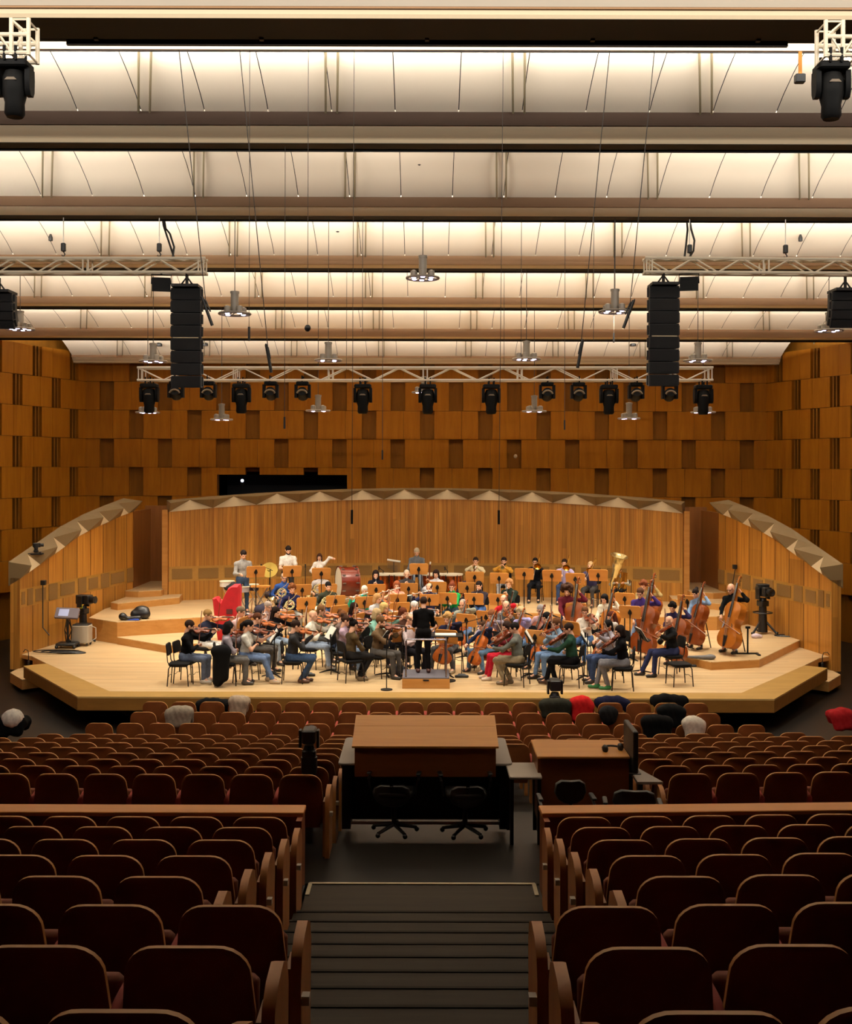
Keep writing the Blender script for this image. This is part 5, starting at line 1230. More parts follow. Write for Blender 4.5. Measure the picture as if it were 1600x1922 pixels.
    for n_ in an:
        fd = VN((n_.x * .35, 1, 0)).normalized()
        V, Q = sdf_mesh([('c', n_ + fd * -.035 + VN((0, 0, -.045)), n_ + fd * .15 + VN((0, 0, -.055)), .043, .036), ('c', n_ + VN((0, 0, .0)), n_ + VN((0, .01, -.04)), .047, .045)], .015, .03)
        V[:, 2] = np.maximum(V[:, 2], .0); put('shoe', np_mesh('shoe', V * k, Q, mat('shoe_' + shoe[1:], shoe, .5)), root)
    HK = Matrix.Translation(head * k) @ HM.to_3x3().to_4x4() @ Matrix.Scale(k, 4)
    if hair: 
        o = put('hair', hair_mesh(*hair), root); o.matrix_basis = HK
    if beard: o = put('beard', hair_mesh('beard', beard), root); o.matrix_basis = HK
    if glasses:
        b = MB()
        for s in (-1, 1): b.tube([(s * .031 + .022 * math.cos(q), .1, -.002 + .017 * math.sin(q)) for q in np.linspace(0, 6.283, 13)[:-1]], .0028, 4, loop=True); b.tube([(s * .053, .1, 0), (s * .08, .0, .0)], .0028, 4)
        b.tube([(-.009, .1, 0), (.009, .1, 0)], .0028, 4); o = b.build('glasses', M_EBONY, root); o.matrix_basis = HK
    WK = W @ Matrix.Scale(k, 4)
    for p, M in items:
        nm = p['category']; Mi = Matrix.Translation(M.translation * k) @ M.to_3x3().to_4x4()
        if nm in ('cello', 'double bass'): Mi = Mi @ Matrix.Scale(k, 4)
        if nm == 'tuba': Mi = Mi @ Matrix.Scale(1.05, 4)
        if nm == 'bassoon': Mi = Mi @ Matrix.Scale(.88, 4)
        place(p, W @ Mi, f'{nm} of the person in {desc}', {'violin': 'violins in the string section', 'viola': 'violas in the string section', 'bow': 'bows of the string players', 'cello': 'cellos of the orchestra', 'double bass': 'double basses', 'clarinet': 'woodwinds', 'oboe': 'woodwinds', 'flute': 'woodwinds', 'bassoon': 'woodwinds'}.get(nm, 'brass instruments'))
    if seat:
        if pose == 'sit': chair(W @ Matrix.Translation((0, 0, 0)) @ Matrix.Scale(1, 4), f'black chair under the person in {desc}')
        elif pose == 'perch': place(STOOL, W @ Matrix.Translation((0, -.06, 0)), f'tall black stool behind the person in {desc}', 'bass stools')
    return root, W
F = ZS
JE, DK, GR, BK, WH = '#43536f', '#141318', '#4a4743', '#0b0a0c', '#e6e0d4'
BR, BL, GY, NO = '#3a2416', '#b08a52', '#9a948a', '#120d0c'
VI = 'violin'; V2 = 'violin2'; VA = 'viola'
cast = [
 # strings on the harp side
 (352, 1165, F, 82, V2, 'black sweater and jeans, outermost at the stage front', dict(hair=('short', '#2a1a12'), top=BK, legs='#5b6478', shoe='#cfc8bc', beard='#2a1a12')),
 (387, 1145, F, 62, VI, 'navy top and white trousers near the front corner', dict(hair=('short', '#8a6a3e'), top='#25283a', legs='#d8d4cc', shoe='#5a4434')),
 (425, 1168, F, 98, V2, 'grey shirt sitting before a black coat', dict(hair=('bob', NO), top='#8a828a', legs='#5c5a58', shoe='#3c3630', sex='f')),
 (463, 1164, F, 80, V2, 'white t-shirt with a black ponytail', dict(hair=('pony', NO), top='#c4c2b8', legs='#5d7090', shoe='#c0ab90', sleeve='short', sex='f', feet='out')),
 (480, 1151, F, 75, VI, 'dark top and grey trousers behind the ponytail', dict(hair=('short', '#4a2a18'), top='#2a2830', legs='#4a4744')),
 (449, 1139, F, 60, V2, 'pale pink shirt before the red harp cover', dict(hair=('short', '#6a5a48'), top='#c8a8a8', legs=GR)),
 (502, 1129, F, 35, VI, 'striped top with short grey hair and glasses', dict(hair=('short', '#9c8c80'), top='#b8a4a0', legs=DK, sex='f', glasses=True)),
 (516, 1139, F, 45, VI, 'black top with long dark hair and pale jeans', dict(hair=('long', '#1c100c'), top='#0f0d12', legs='#8fa0b4', sex='f')),
 (551, 1165, F, 92, VI, 'dark grey sweater and jeans at the stage front', dict(hair=('short', '#2a1a12'), top='#2c2c2e', legs='#33455f', shoe='#4a2c1c', feet='tuck')),
 (584, 1146, F, 75, VI, 'white shirt with a bald head among the violins', dict(hair=None, top='#e2dccb', legs='#8a98ac', shoe='#8a8278')),
 (600, 1136, F, 65, VI, 'green-grey top behind the bald violinist', dict(hair=('medium', '#6a4a2c'), top='#5a5c48', legs='#4a4a48')),
 (640, 1146, F, 70, VI, 'grey-brown top with pinned-up brown hair', dict(hair=('bun', '#6a4224'), top='#6a5a54', legs='#43506c', sex='f')),
 (663, 1131, F, 45, V2, 'maroon top with long black hair', dict(hair=('long', '#1a0f0c'), top='#4a2028', legs=DK, sex='f')),
 (660, 1163, F, 118, V2, 'olive top and black trousers, back half turned', dict(hair=('bun', NO), top='#4a3c26', legs='#1c1a1a', shoe='#6a5a44', sex='f', feet='tuck')),
 (645, 1155, F, 80, V2, 'lilac top and jeans hidden behind the olive top', dict(hair=('bun', '#3a2418'), top='#a890a0', legs='#66788f', shoe='#cfc4b0', sex='f', Y=25.0)),
 (711, 1157, F, 62, V2, 'brown shirt and beard left of the podium', dict(hair=('short', '#5a3e22'), top='#5e4a34', legs='#4c4844', shoe='#2c2824', beard='#4a3220', sleeve='roll')),
 (705, 1142, F, 55, VI, 'teal top with chin-length blonde-grey hair', dict(hair=('bob', '#b49a70'), top='#7fb0a0', legs=DK, sex='f')),
 (719, 1131, F, 50, VI, 'black cardigan with light blonde hair', dict(hair=('bob', '#c8a868'), top='#2a2428', legs=DK, sex='f')),
 (707, 1114, F, 40, VI, 'white sleeves and grey vest with sandy hair', dict(hair=('bob', '#a88050'), top='#b8b8b8', legs=DK, sex='f')),
 (777, 1128, F, 30, V2, 'white shirt with white hair beyond the conductor', dict(hair=('short', '#d8d4cc'), top='#d8ccc8', legs=DK)),
 (768, 1152, F, 40, V2, 'pale pink shirt half hidden by the conductor', dict(hair=('fringe', '#8a6a50'), top='#e0cfd0', legs=DK)),
 (755, 1140, F, 35, VI, 'brown jacket between two stands near the podium', dict(hair=('long', '#5a2c18'), top='#5a3c30', legs=DK, sex='f')),
 # horns
 (533, 1076, ZB, 20, 'horn', 'bright blue shirt with a bald head', dict(hair=('fringe', '#7a6a58'), top='#2e4a86', legs='#6a7080', glasses=True)),
 (548, 1097, ZA, 20, 'horn', 'navy top with curly brown hair', dict(hair=('curly', '#6a3e20'), top='#1e2040', legs='#8a8880', sex='f')),
 (603, 1070, ZB, 10, 'horn', 'checked pale shirt with ginger hair', dict(hair=('short', '#a06a3c'), top='#b0a8a4', legs=GR)),
 (616, 1092, ZA, 18, 'horn', 'dark olive jumper with a horn', dict(hair=('short', NO), top='#34362a', legs='#3a4a66')),
 # percussion
 (456, 1029, Z2, 25, 'timpani', 'grey zipped sweater standing at the drums', dict(hair=('short', '#1c120e'), top='#8a8680', legs='#384a66', pose='stand', seat=False)),
 (541, 1021, Z2, 15, 'timpani', 'white t-shirt and black beard standing', dict(hair=('short', '#1c120e'), top='#d8cfc2', legs='#2e2c2c', pose='stand', seat=False, sleeve='short', beard='#1c120e', Y=32.7)),
 (601, 1054, Z2, 0, 'reach', 'white blouse leaning over the bass drum', dict(hair=('long', '#3a2014'), top='#e6dcd0', legs=DK, pose='stand', seat=False, sex='f', Y=33.5, lean=8)),
 (783, 1029, Z2, 0, 'timpani', 'grey pullover behind the kettledrums', dict(hair=('short', '#b8a88c'), top='#5c5e62', legs='#8a94a4', pose='perch', Y=34.0)),
 # woodwinds
 (684, 1099, ZA, 15, 'flute', 'turquoise cardigan with short white hair', dict(hair=('short', '#d0c8b8'), top='#2c9a82', legs=DK, sex='f')),
 (745, 1090, ZA, 10, 'flute', 'pink sleeveless top with reddish fringe', dict(hair=('long', '#8a4a2c'), top='#e8a08c', legs=DK, sex='f', sleeve='none')),
 (706, 1070, ZB, 5, 'clarinet', 'dark navy top with long dark hair', dict(hair=('long', '#1c100e'), top='#15151f', legs=DK, sex='f')),
 (764, 1069, ZB, 5, 'clarinet', 'charcoal shirt with grey hair', dict(hair=('thin', '#b8a898'), top='#3a3638', legs=GR)),
 (807, 1094, ZA, -5, 'flute', 'navy jacket with a high forehead', dict(hair=('fringe', '#3a2a20'), top='#23284a', legs='#6c7484')),
 (820, 1069, ZB, -10, 'bassoon', 'white collar and wavy dark hair', dict(var=1, hair=('bob', '#22140e'), top='#c8c4c8', legs=DK, sex='f')),
 (850, 1092, ZA, -12, 'oboe', 'bright green cardigan and glasses', dict(hair=('bun', '#6a3420'), top='#1e8a48', legs='#2a3a44', sex='f', glasses=True)),
 (882, 1071, ZB, -10, 'bassoon', 'dark plum top with a brown bob', dict(hair=('bob', '#3a2016'), top='#2a2030', legs=DK, sex='f')),
 (901, 1090, ZA, -20, 'oboe', 'dark hooded jacket and blue jeans', dict(hair=('short', '#1a1210'), top='#2e2830', legs='#3e5a8a')),
 (958, 1087, ZA, -25, 'clarinet', 'dark green jumper with curly fair hair', dict(hair=('curly', '#a8784c'), top='#1f2a24', legs='#8a8c94')),
 # brass
 (894, 1045, Z2, -5, 'trumpet', 'cream sweater in the back row', dict(hair=('short', '#2a1a10'), top='#d2c4a0', legs='#5a5a60')),
 (947, 1045, Z2, -8, 'trumpet', 'mustard sweater in the back row', dict(hair=('short', '#1e120c'), top='#c08a34', legs='#a0a0a4', beard='#1e120c')),
 (1006, 1046, Z2, -12, 'trombone', 'black jumper and black trousers', dict(hair=('short', '#1a1210'), top='#0d0e14', legs='#15161b', shoe='#141212', glasses=True)),
 (1061, 1048, Z2, -15, 'trombone', 'lilac shirt in the back row', dict(hair=('short', '#2a1a12'), top='#b4a8d0', legs='#2c3a58')),
 (1112, 1052, Z2, -25, 'trombone', 'purple-grey sweater with fair hair', dict(hair=('short', '#b8986c'), top='#3c3858', legs='#3c3a3a', lean=12)),
 (1163, 1063, Z2, -18, 'tuba', 'grey shirt half hidden by a big brass horn', dict(hair=('short', '#4a3828'), top='#9a9484', legs='#1a1818', Y=33.0)),
 # cellos and violas
 (847, 1148, F, -28, 'cello', 'navy sweater with wavy blond hair', dict(hair=('curly', '#b08a54'), top='#20223a', legs='#4a4a4c', lean=14, shoe='#8a7a60')),
 (873, 1123, F, -25, 'cello', 'grey patterned shirt with cropped grey hair', dict(hair=('thin', '#8a8078'), top='#8c8e80', legs='#5a78a4', beard='#9a9488')),
 (917, 1161, F, -50, 'cello', 'dark blue jumper and glasses, bending forward', dict(hair=('short', '#4a3424'), top='#1e2844', legs='#54708c', glasses=True, lean=18, Y=25.3)),
 (930, 1143, F, -40, 'cello', 'grey-lilac top with auburn hair', dict(hair=('medium', '#7a4a2c'), top='#8c8494', legs=DK, sex='f')),
 (950, 1115, F, -30, 'cello', 'bright red sweater with a bald head', dict(hair=None, top='#b01c28', legs=DK)),
 (953, 1127, F, -30, VA, 'grey jumper and receding hair before the red sweater', dict(hair=('fringe', '#7a6a58'), top='#4e4e50', legs=DK, Y=27.4)),
 (984, 1139, F, -45, 'cello', 'lilac striped shirt with grey-blond curls', dict(hair=('curly', '#b8a078'), top='#a8a4d8', legs='#5a78a0')),
 (1021, 1133, F, -40, 'cello', 'pink checked shirt and glasses', dict(hair=('short', '#8c8480'), top='#c8a4a8', legs=GR, glasses=True)),
 (1039, 1146, F, -60, 'cello', 'black jumper with smooth black hair, head bowed', dict(hair=('short', '#0e0b0c'), top='#100e12', legs='#3c5478', lean=16)),
 (1050, 1159, F, -70, VA, 'pale blue top with brown hair, behind the green shirt', dict(hair=('medium', '#5a3820'), top='#7c94ac', legs='#6d88ac', sex='f')),
 (957, 1166, F, -80, VA, 'red trousers at the stage front', dict(hair=('bob', '#2a1a14'), top='#6a2028', legs='#b02030', shoe='#c8b8a8', sex='f', Y=24.35)),
 (972, 1168, F, -112, VA, 'grey shirt and khaki trousers, back half turned', dict(hair=('short', '#15100e'), top='#5e605a', legs='#857860', shoe='#6a5a44', feet='tuck', var=2)),
 (1074, 1169, F, -110, VA, 'dark green shirt and black trousers, back half turned', dict(hair=('short', '#22140c'), top='#1f3a2c', legs='#0d0c10', shoe='#3a241a', feet='cross', var=2)),
 (1101, 1137, F, -30, VA, 'cream top and jeans with tied brown hair', dict(hair=('pony', '#5a3a22'), top='#dcd2c4', legs='#42608c', sex='f', glasses=True)),
 (1158, 1146, F, -70, 'cello', 'white scarf and long auburn hair', dict(hair=('long', '#4a2014'), top='#c8c0b8', legs=DK, sex='f')),
 (1147, 1163, F, -75, VA, 'pale grey top with black hair in the second desk', dict(hair=('medium', '#120d0d'), top='#a09aa4', legs='#3c4c70', sex='f')),
 (1170, 1173, F, -98, VA, 'black jumper, grey trousers and green heels', dict(hair=('bob', '#1c100c'), top='#09080a', legs='#6c6a6e', shoe='#1e6a38', sex='f', feet='cross', var=2)),
 (1262, 1155, F, -80, VA, 'black shirt and bald head on the outer front chair', dict(hair=None, top='#111113', legs='#252a48', shoe='#1c1816', feet='out')),
 # double basses
 (1068, 1097, F, -18, 'bass', 'maroon jumper with a big curly mop', dict(hair=('afro', '#3a2418'), top='#5a1c28', legs='#22324a', pose='perch', Y=28.3, sleeve='long')),
 (1141, 1113, F, -35, 'bass', 'white blouse with black hair at the basses', dict(hair=('bob', '#0f0b0c'), top='#d8cfb8', legs=DK, pose='perch', Y=27.6, sex='f', var=1)),
 (1206, 1102, F, -30, 'bass', 'purple shirt and glasses at the basses', dict(hair=('short', '#4a3022'), top='#3a2a68', legs='#8098b8', pose='perch', Y=27.4, glasses=True, lean=8)),
 (1212, 1088, F, -25, 'bass', 'tan patterned top behind the purple shirt', dict(pose='perch', Y=29.5, hair=('curly', '#6a3820'), top='#a8905c', legs=DK, sex='f')),
 (1269, 1128, F, -35, 'bass', 'purple hooded top with shaggy black hair', dict(hair=('curly', '#15100f'), top='#2c2648', legs='#1a1a20', pose='perch', Y=26.3, lean=16)),
 (1314, 1103, Z1, -50, 'bass', 'light blue shirt with dark hair at the basses', dict(hair=('bun', '#1c1210'), top='#7f9cc0', legs='#141418', pose='perch', Y=27.5, sex='f')),
 (1378, 1094, Z1, -48, 'bass', 'black sweater with a bald head at the basses', dict(hair=None, top='#0c0c0e', legs='#9aa8bc', pose='perch', Y=26.9, var=1, lean=8, glasses=True, beard=None)),
]
for px, yt, L, a, inst, desc, kw in cast:
    verb = {'bass': 'playing double bass', 'rest': 'sitting', 'timpani': 'looking down', 'reach': 'reaching out'}.get(inst, 'playing ' + inst.replace('2', ''))
    if len((f'person in {desc}, {verb}').split()) > 16: verb = None
    person(px, yt, L, a, inst, desc, act=verb, **kw)
# conductor and podium
PY = 23.25
t = thing('podium', 'low wooden conductor podium with grey carpet and chrome rail', 'podium', (X(801, PY + .45), PY + .5, ZS))
b = MB(); b.box((0, 0, .1), (.97, 1.0, .2)); b.box((0, -.505, .17), (.12, .02, .03), m=1); b.build('base', [M_RISF, M_DARK], t)
b = MB(); b.box((0, 0, .21), (.96, .99, .022)); b.build('carpet', mat('carpet_grey', '#57545c', .95, noise=.1, nscale=60), t)
b = MB(); b.tube([(-.41, -.42, .2), (-.41, -.42, .95), (-.39, -.42, .99), (.39, -.42, .99), (.41, -.42, .95), (.41, -.42, .2)], .02, 8); b.tube([(.41, -.42, .95), (.41, .1, .95), (.41, .1, .2)], .016, 8); b.build('rail', mat('chrome', '#a8a4b0', .25, .9), t)
person(796, 1116, ZS + .22, 180, 'conduct', 'black suit on the podium with back turned', hair=('short', '#2a1c14'), top='#060506', legs='#0a0809', shoe='#4a241c', pose='stand', seat=False, Y=23.85, act='conducting')
# ------------------------------------------------------------------ music stands
ST = [
 (481, 1074, Z2, 20, 'wooden music stand before the grey zipped sweater percussionist', 1.15), (549, 1073, Z2, 15, 'wooden music stand before the white t-shirt percussionist', 1.12), (604, 1077, ZB, 5, 'wooden music stand before the bass drum player', 1.35),
 (568, 1108, ZA, 20, 'wooden music stand between the two curly and ginger horn players', 1.05), (576, 1133, F, 20, 'wooden music stand below the curly-haired horn player', 1.05), (616, 1107, ZA, 12, 'wooden music stand beside the dark olive horn player', 1.0), (631, 1129, F, 15, 'wooden music stand below the dark olive horn player', 1.05), (637, 1148, F, 40, 'wooden music stand behind the green-grey violinist', 1.0),
 (685, 1131, F, 20, 'wooden music stand before the turquoise flautist', 1.05), (707, 1107, ZA, 5, 'wooden music stand before the long-haired clarinettist', 1.05), (672, 1164, F, 60, 'wooden music stand among the violins beside the pinned-up hair', .95), (747, 1126, F, 10, 'wooden music stand before the pink flautist', 1.05), (751, 1142, F, 20, 'wooden music stand below the pink flautist, lower one', 1.0), (746, 1160, F, 30, 'tall wooden music stand behind the podium stand, near the conductor', .95),
 (768, 1105, ZA, 0, 'wooden music stand before the grey-haired clarinettist', 1.05), (787, 1068, Z2, 0, 'wooden music stand before the kettledrum player', 1.15), (822, 1102, ZA, -5, 'wooden music stand before the wavy-haired bassoonist', 1.05), (807, 1126, F, 0, 'wooden music stand just right of the head of the conductor', 1.05), (841, 1123, F, -10, 'wooden music stand before the green cardigan oboist', 1.05), (819, 1170, F, -10, 'wooden music stand low at the elbow of the conductor', .9),
 (891, 1124, F, -15, 'wooden music stand before the dark hooded oboist', 1.05), (878, 1103, ZA, -10, 'wooden music stand before the plum bassoonist', 1.05), (892, 1083, ZB, -5, 'wooden music stand below the cream trumpeter', 1.2), (938, 1085, ZB, -8, 'wooden music stand below the mustard trumpeter', 1.18), (936, 1125, F, -20, 'wooden music stand before the dark green clarinettist', 1.05), (877, 1164, F, -30, 'wooden music stand between the two front cellists', .9), (914, 1158, F, -30, 'wooden music stand behind the dark blue cellist', .9), (963, 1162, F, -40, 'wooden music stand under the grey-blond curls', .9),
 (840, 1195, F, -25, 'tilted wooden music stand beside the podium rail on the cello side', .85), (758, 1192, F, 25, 'tilted wooden music stand beside the podium on the violin side', .85),
 (985, 1077, Z2, -10, 'wooden music stand before the black trombonist', 1.1), (1037, 1080, Z2, -12, 'wooden music stand before the lilac trombonist', 1.1), (1081, 1086, Z2, -15, 'wooden music stand between the lilac and purple-grey trombonists', 1.05), (1124, 1079, Z2, -18, 'wooden music stand before the tuba', 1.12),
 (1083, 1143, F, -15, 'wooden music stand before the maroon bassist', 1.05), (1006, 1195, F, -35, 'tilted wooden music stand at the stage front between two violists', .85), (1074, 1178, F, -50, 'wooden music stand behind the dark green shirt', .9), (1174, 1123, F, -25, 'wooden music stand before the tan patterned top', 1.2), (1184, 1148, F, -25, 'wooden music stand before the purple shirt bassist', 1.12), (1292, 1128, Z1, -40, 'wooden music stand between two basses on the low riser', 1.1),
 (455, 1172, F, 75, 'wooden music stand between the pale pink and white t-shirt violinists', .95), (537, 1160, F, 55, 'small wooden music stand beside the long-haired violinist', 1.0)]
for px, py, L, a, lab, h in ST: stand(px, py, L, a, lab, h)
for px, py, a, lab in ((515, 1196, 100, 'black music stand seen from the side before the white t-shirt violinist'), (622, 1190, 110, 'black music stand seen edge-on before the olive top'), (726, 1195, 75, 'music stand with white pages left of the podium'), (995, 1195, -100, 'black music stand seen edge-on before the grey shirt violist'), (1099, 1198, -100, 'black music stand seen edge-on before the dark green shirt'), (1205, 1190, -85, 'black music stand before the outer bald violist')):
    o = stand(px, py, F, a, lab, .85, 32, None, True)
    s_ = MB(); M = o.matrix_basis @ Matrix.Translation((0, 0, .85)) @ Matrix.Rotation(R(-32), 4, 'X'); s_.box((0, -.02, .02), (.42, .012, .29)); p = s_.build('sheet_music', mat('paper', '#e8e2d4', .8)); p.matrix_basis = M; tag(p, 'open white pages on the ' + lab.replace('seen from the side ', '').replace('seen edge-on ', '').replace('with white pages ', ''), 'sheet music')
# ------------------------------------------------------------------ microphones on stands
def mic_stand(base, tip, lab, boom=True, round_base=True):
    base, tip = Vector(base), Vector(tip); t = thing('microphone_stand', lab, 'microphone stand', base); d = tip - base; b = MB()
    if round_base: b.lathe([(.01, 0), (.12, 0), (.12, .02), (.02, .04)], 16); b.build('base', M_STND, t)
    else:
        for k in range(3): a = k * 2.09 + .3; b.tube([(0, 0, .35), (.3 * math.cos(a), .3 * math.sin(a), .01)], .012, 6)
        b.build('base', M_STND, t)
    top = Vector((0, 0, d.z * (.9 if boom else 1))); b = MB(); b.tube([(0, 0, .02), top], .011, 6); 
    if boom: b.tube([top - Vector((d.x, d.y, d.z - top.z)) * .25, d], .009, 6)
    b.build('pole', M_STND, t); b = MB(); b.tube([d - Vector((0, 0, .07)), d + Vector((0, 0, .04))], [.016, .022], 8); b.build('microphone', M_BLK, t)
def mst(pb, pt, L, Y, lab, **k): mic_stand((X(pb[0], Y), Y, L), at(pt[0], pt[1], Y - .15), lab, **k)
mst((508, 1125), (491, 1062), Z2, 31.3, 'boom microphone beside the percussion cymbal'); mst((574, 1100), (574, 1062), Z2, 33.3, 'upright microphone behind the horn players')
mst((720, 1100), (712, 1066), Z2, 33.6, 'boom microphone left of the kettledrums'); mst((841, 1100), (836, 1066), Z2, 33.6, 'boom microphone right of the kettledrums')
mst((756, 1268), (763, 1180), F, 24.4, 'thick microphone on a pole at the podium corner', boom=False); mst((727, 1292), (729, 1195), F, 23.1, 'thin pole with round black base left of the podium', boom=False)
mst((868, 1270), (905, 1160), F, 24.6, 'boom microphone over the cellos'); mst((1104, 1270), (1100, 1190), F, 24.2, 'thin microphone pole behind the dark green shirt', boom=False); mst((1186, 1150), (1183, 1090), Z2, 31.8, 'microphone pole behind the basses', boom=False)
mst((1062, 1085), (1062, 1055), Z2, 34.3, 'tall microphone stand behind the lilac trombonist', boom=False)
b = MB(); b.box((0, 0, .95), (.7, .5, .02)); t = thing('score_desk', 'flat black conductor desk with an open white score', 'desk', (.42, 24.1, ZS)); b = MB(); b.rbox((0, 0, .97), (.72, .5, .02), .02); b.build('desk', M_STND, t); b = MB(); b.tube([(0, 0, 0), (0, 0, .96)], .02); b.lathe([(.01, 0), (.22, 0), (.22, .02), (.02, .04)], 16); b.build('pole', M_STND, t)
b = MB(); b.box((0, 0, .0), (.44, .3, .016)); o = b.build('score', mat('paper', '#e8e2d4', .8)); o.location = (.42, 24.08, ZS + .989); tag(o, 'open white score lying on the flat conductor desk', 'score')
# ------------------------------------------------------------------ percussion
M_DRUM = mat('drum_wood', '#6a2412', .25, noise=.15, nscale=4); M_HEAD = mat('drum_skin', '#ded3b8', .6); M_COP = mat('copper', '#b8622c', .25, .9)
c = at(653, 1092, 33.0); t = thing('bass_drum', 'huge red-brown bass drum with pale skins behind the horns', 'drum', c); RX = Matrix.Rotation(R(18), 4, 'Z') @ Matrix.Rotation(R(90), 4, 'Y')
b = MB(); b.lathe([(.42, -.26), (.425, -.2), (.425, .2), (.42, .26)], 32, M=RX, cap=False); b.build('shell', M_DRUM, t)
for sg in (-1, 1):
    b = MB(); b.lathe([(.42, sg * .265), (.2, sg * .268), (.01, sg * .268)] if sg > 0 else [(.01, -.268), (.2, -.268), (.42, -.265)], 32, M=RX); b.build('skin', M_HEAD, t)
    b = MB(); b.lathe([(.43, sg * .25 - .025), (.455, sg * .25 - .025), (.455, sg * .25 + .025), (.43, sg * .25 + .025)], 32, M=RX, cap=False)
    for k in range(12): a = k * math.pi / 6; b.box((.45 * math.cos(a), .45 * math.sin(a), sg * .2), (.03, .03, .1), M=RX, m=1)
    b.build('hoop', [M_DRUM, M_STEEL], t)
b = MB(); zb = Z2 - c.z
for x in (-.28, .28):
    for y in (-.3, .3): b.tube([(x, y, zb), (x * .9, y * .6, -.38)], .02, 6)
b.build('cradle', M_STND, t)
for i, (px, r_, lab) in enumerate(((722, .3, 'copper kettledrum at the outer clarinet side'), (753, .34, 'copper kettledrum left of the kettledrum stand'), (815, .34, 'copper kettledrum right of the kettledrum stand'), (848, .32, 'copper kettledrum at the outer bassoon side'))):
    Y = 33.55; t = thing('kettledrum', lab, 'drum', (X(px, Y), Y, Z2), 0, 'kettledrums at the back')
    b = MB(); b.lathe([(.01, .22), (r_ * .5, .27), (r_ * .85, .45), (r_ * .98, .65), (r_, .82)], 24); b.build('bowl', M_COP, t); b = MB(); b.lathe([(r_ + .02, .8), (r_ + .03, .84), (r_ - .01, .845), (.01, .842)], 24); b.build('skin', M_HEAD, t)
    b = MB()
    for k in range(6): a = k * 1.047; b.tube([((r_ + .02) * math.cos(a), (r_ + .02) * math.sin(a), .83), ((r_ + .02) * math.cos(a), (r_ + .02) * math.sin(a), .5), (.2 * math.cos(a), .2 * math.sin(a), .06)], .012, 5)
    b.lathe([(.01, .0), (.24, .0), (.24, .05), (.05, .08)], 14); b.build('frame', M_STND, t)
c = at(740, 1052, 34.2); t = thing('bar_chimes', 'white bar with thin hanging chimes on a stand', 'chimes', (c.x, c.y, Z2)); zz = c.z - Z2
b = MB(); b.tube([(-.2, 0, zz + .02), (.2, 0, zz - .04)], .03, 8); b.build('bar', mat('white_bar', '#efe9da', .5), t); b = MB()
for k in range(16): b.tube([(-.18 + k * .024, 0, zz - .03), (-.18 + k * .024, 0, zz - .22 - .012 * k)], .005, 5)
b.build('chime', M_STEEL, t); b = MB(); b.tube([(0, .02, 0), (0, .02, zz)], .012, 6); b.lathe([(.01, 0), (.15, 0), (.02, .03)], 12); b.build('pole', M_STND, t)
def snare(px, py, Y, lab, r_=.18, h=.14, col='#e8e2d8'):
    c = at(px, py, Y); t = thing('snare_drum', lab, 'drum', (c.x, c.y, Z2), 0); z = c.z - Z2
    b = MB(); b.lathe([(r_, z - h), (r_, z)], 20, cap=False); b.build('shell', mat('snare_' + col[1:], col, .3, .3), t); b = MB(); b.lathe([(r_ + .012, z - .01), (r_ + .012, z + .012), (.01, z + .006)], 20); b.build('skin', M_HEAD, t)
    b = MB()
    for k in range(3): a = k * 2.09 + .6; b.tube([(r_ * .9 * math.cos(a), r_ * .9 * math.sin(a), z - h), (0, 0, z * .5), (.25 * math.cos(a + .5), .25 * math.sin(a + .5), 0)], .01, 5)
    b.build('stand', M_STEEL, t)
snare(427, 1092, 31.4, 'white snare drum at the harp side end of the percussion', .2); snare(455, 1102, 30.9, 'chrome snare drum below the grey zipped sweater', .2, .14, '#c8c4cc'); snare(476, 1098, 31.5, 'small dark tom drum beside the chrome snare', .15, .16, '#2a2230')
t = thing('xylophone', 'wooden-topped percussion table below the cymbal', 'percussion table', (X(490, 31.0), 31.0, Z2)); b = MB(); b.box((0, 0, .72), (.5, .3, .04)); b.build('top', M_DESK, t); b = MB()
for x in (-.2, .2):
    for y in (-.1, .1): b.tube([(x, y, .7), (-x, y, 0)], .012, 5)
b.build('frame', M_STEEL, t)
c = at(506, 1070, 32.2); t = thing('cymbal', 'golden suspended cymbal behind the percussion stands', 'cymbal', (c.x, c.y, Z2)); z = c.z - Z2; b = MB(); b.lathe([(.01, .05), (.05, .04), (.06, .015), (.24, -.012), (.24, -.016), (.06, .01)], 24, M=Matrix.Translation((0, 0, z)) @ Matrix.Rotation(R(58), 4, 'X')); b.build('disc', mat('cymbal_bronze', '#7a6428', .5, .8), t)
b = MB(); b.tube([(0, .05, 0), (0, .05, z)], .011, 6)
for k in range(3): a = k * 2.09; b.tube([(0, .05, .3), (.25 * math.cos(a), .05 + .25 * math.sin(a), 0)], .01, 5)
b.build('stand', M_STND, t)
for px, Y, z, s, lab, q in ((497, 30.6, 0, .3, 'dark purple bag on the riser among the percussion', '#1e1a30'), (513, 31.6, .3, .26, 'dark reddish case on the percussion table', '#2a1612'), (437, 31.3, .55, .26, 'black chair back with a jacket behind the snare drum', '#15151a')):
    o = sdf_build('bag', mat('cloth_' + q[1:], q, .8), [('c', (-s * .5, 0, s * .45), (s * .5, 0, s * .4), s * .42, s * .38), ('e', (0, .02, s * .75), (s * .4, s * .3, s * .3))], .03, .06); o.location = (X(px, Y), Y, Z2 + z); tag(o, lab, 'bag')
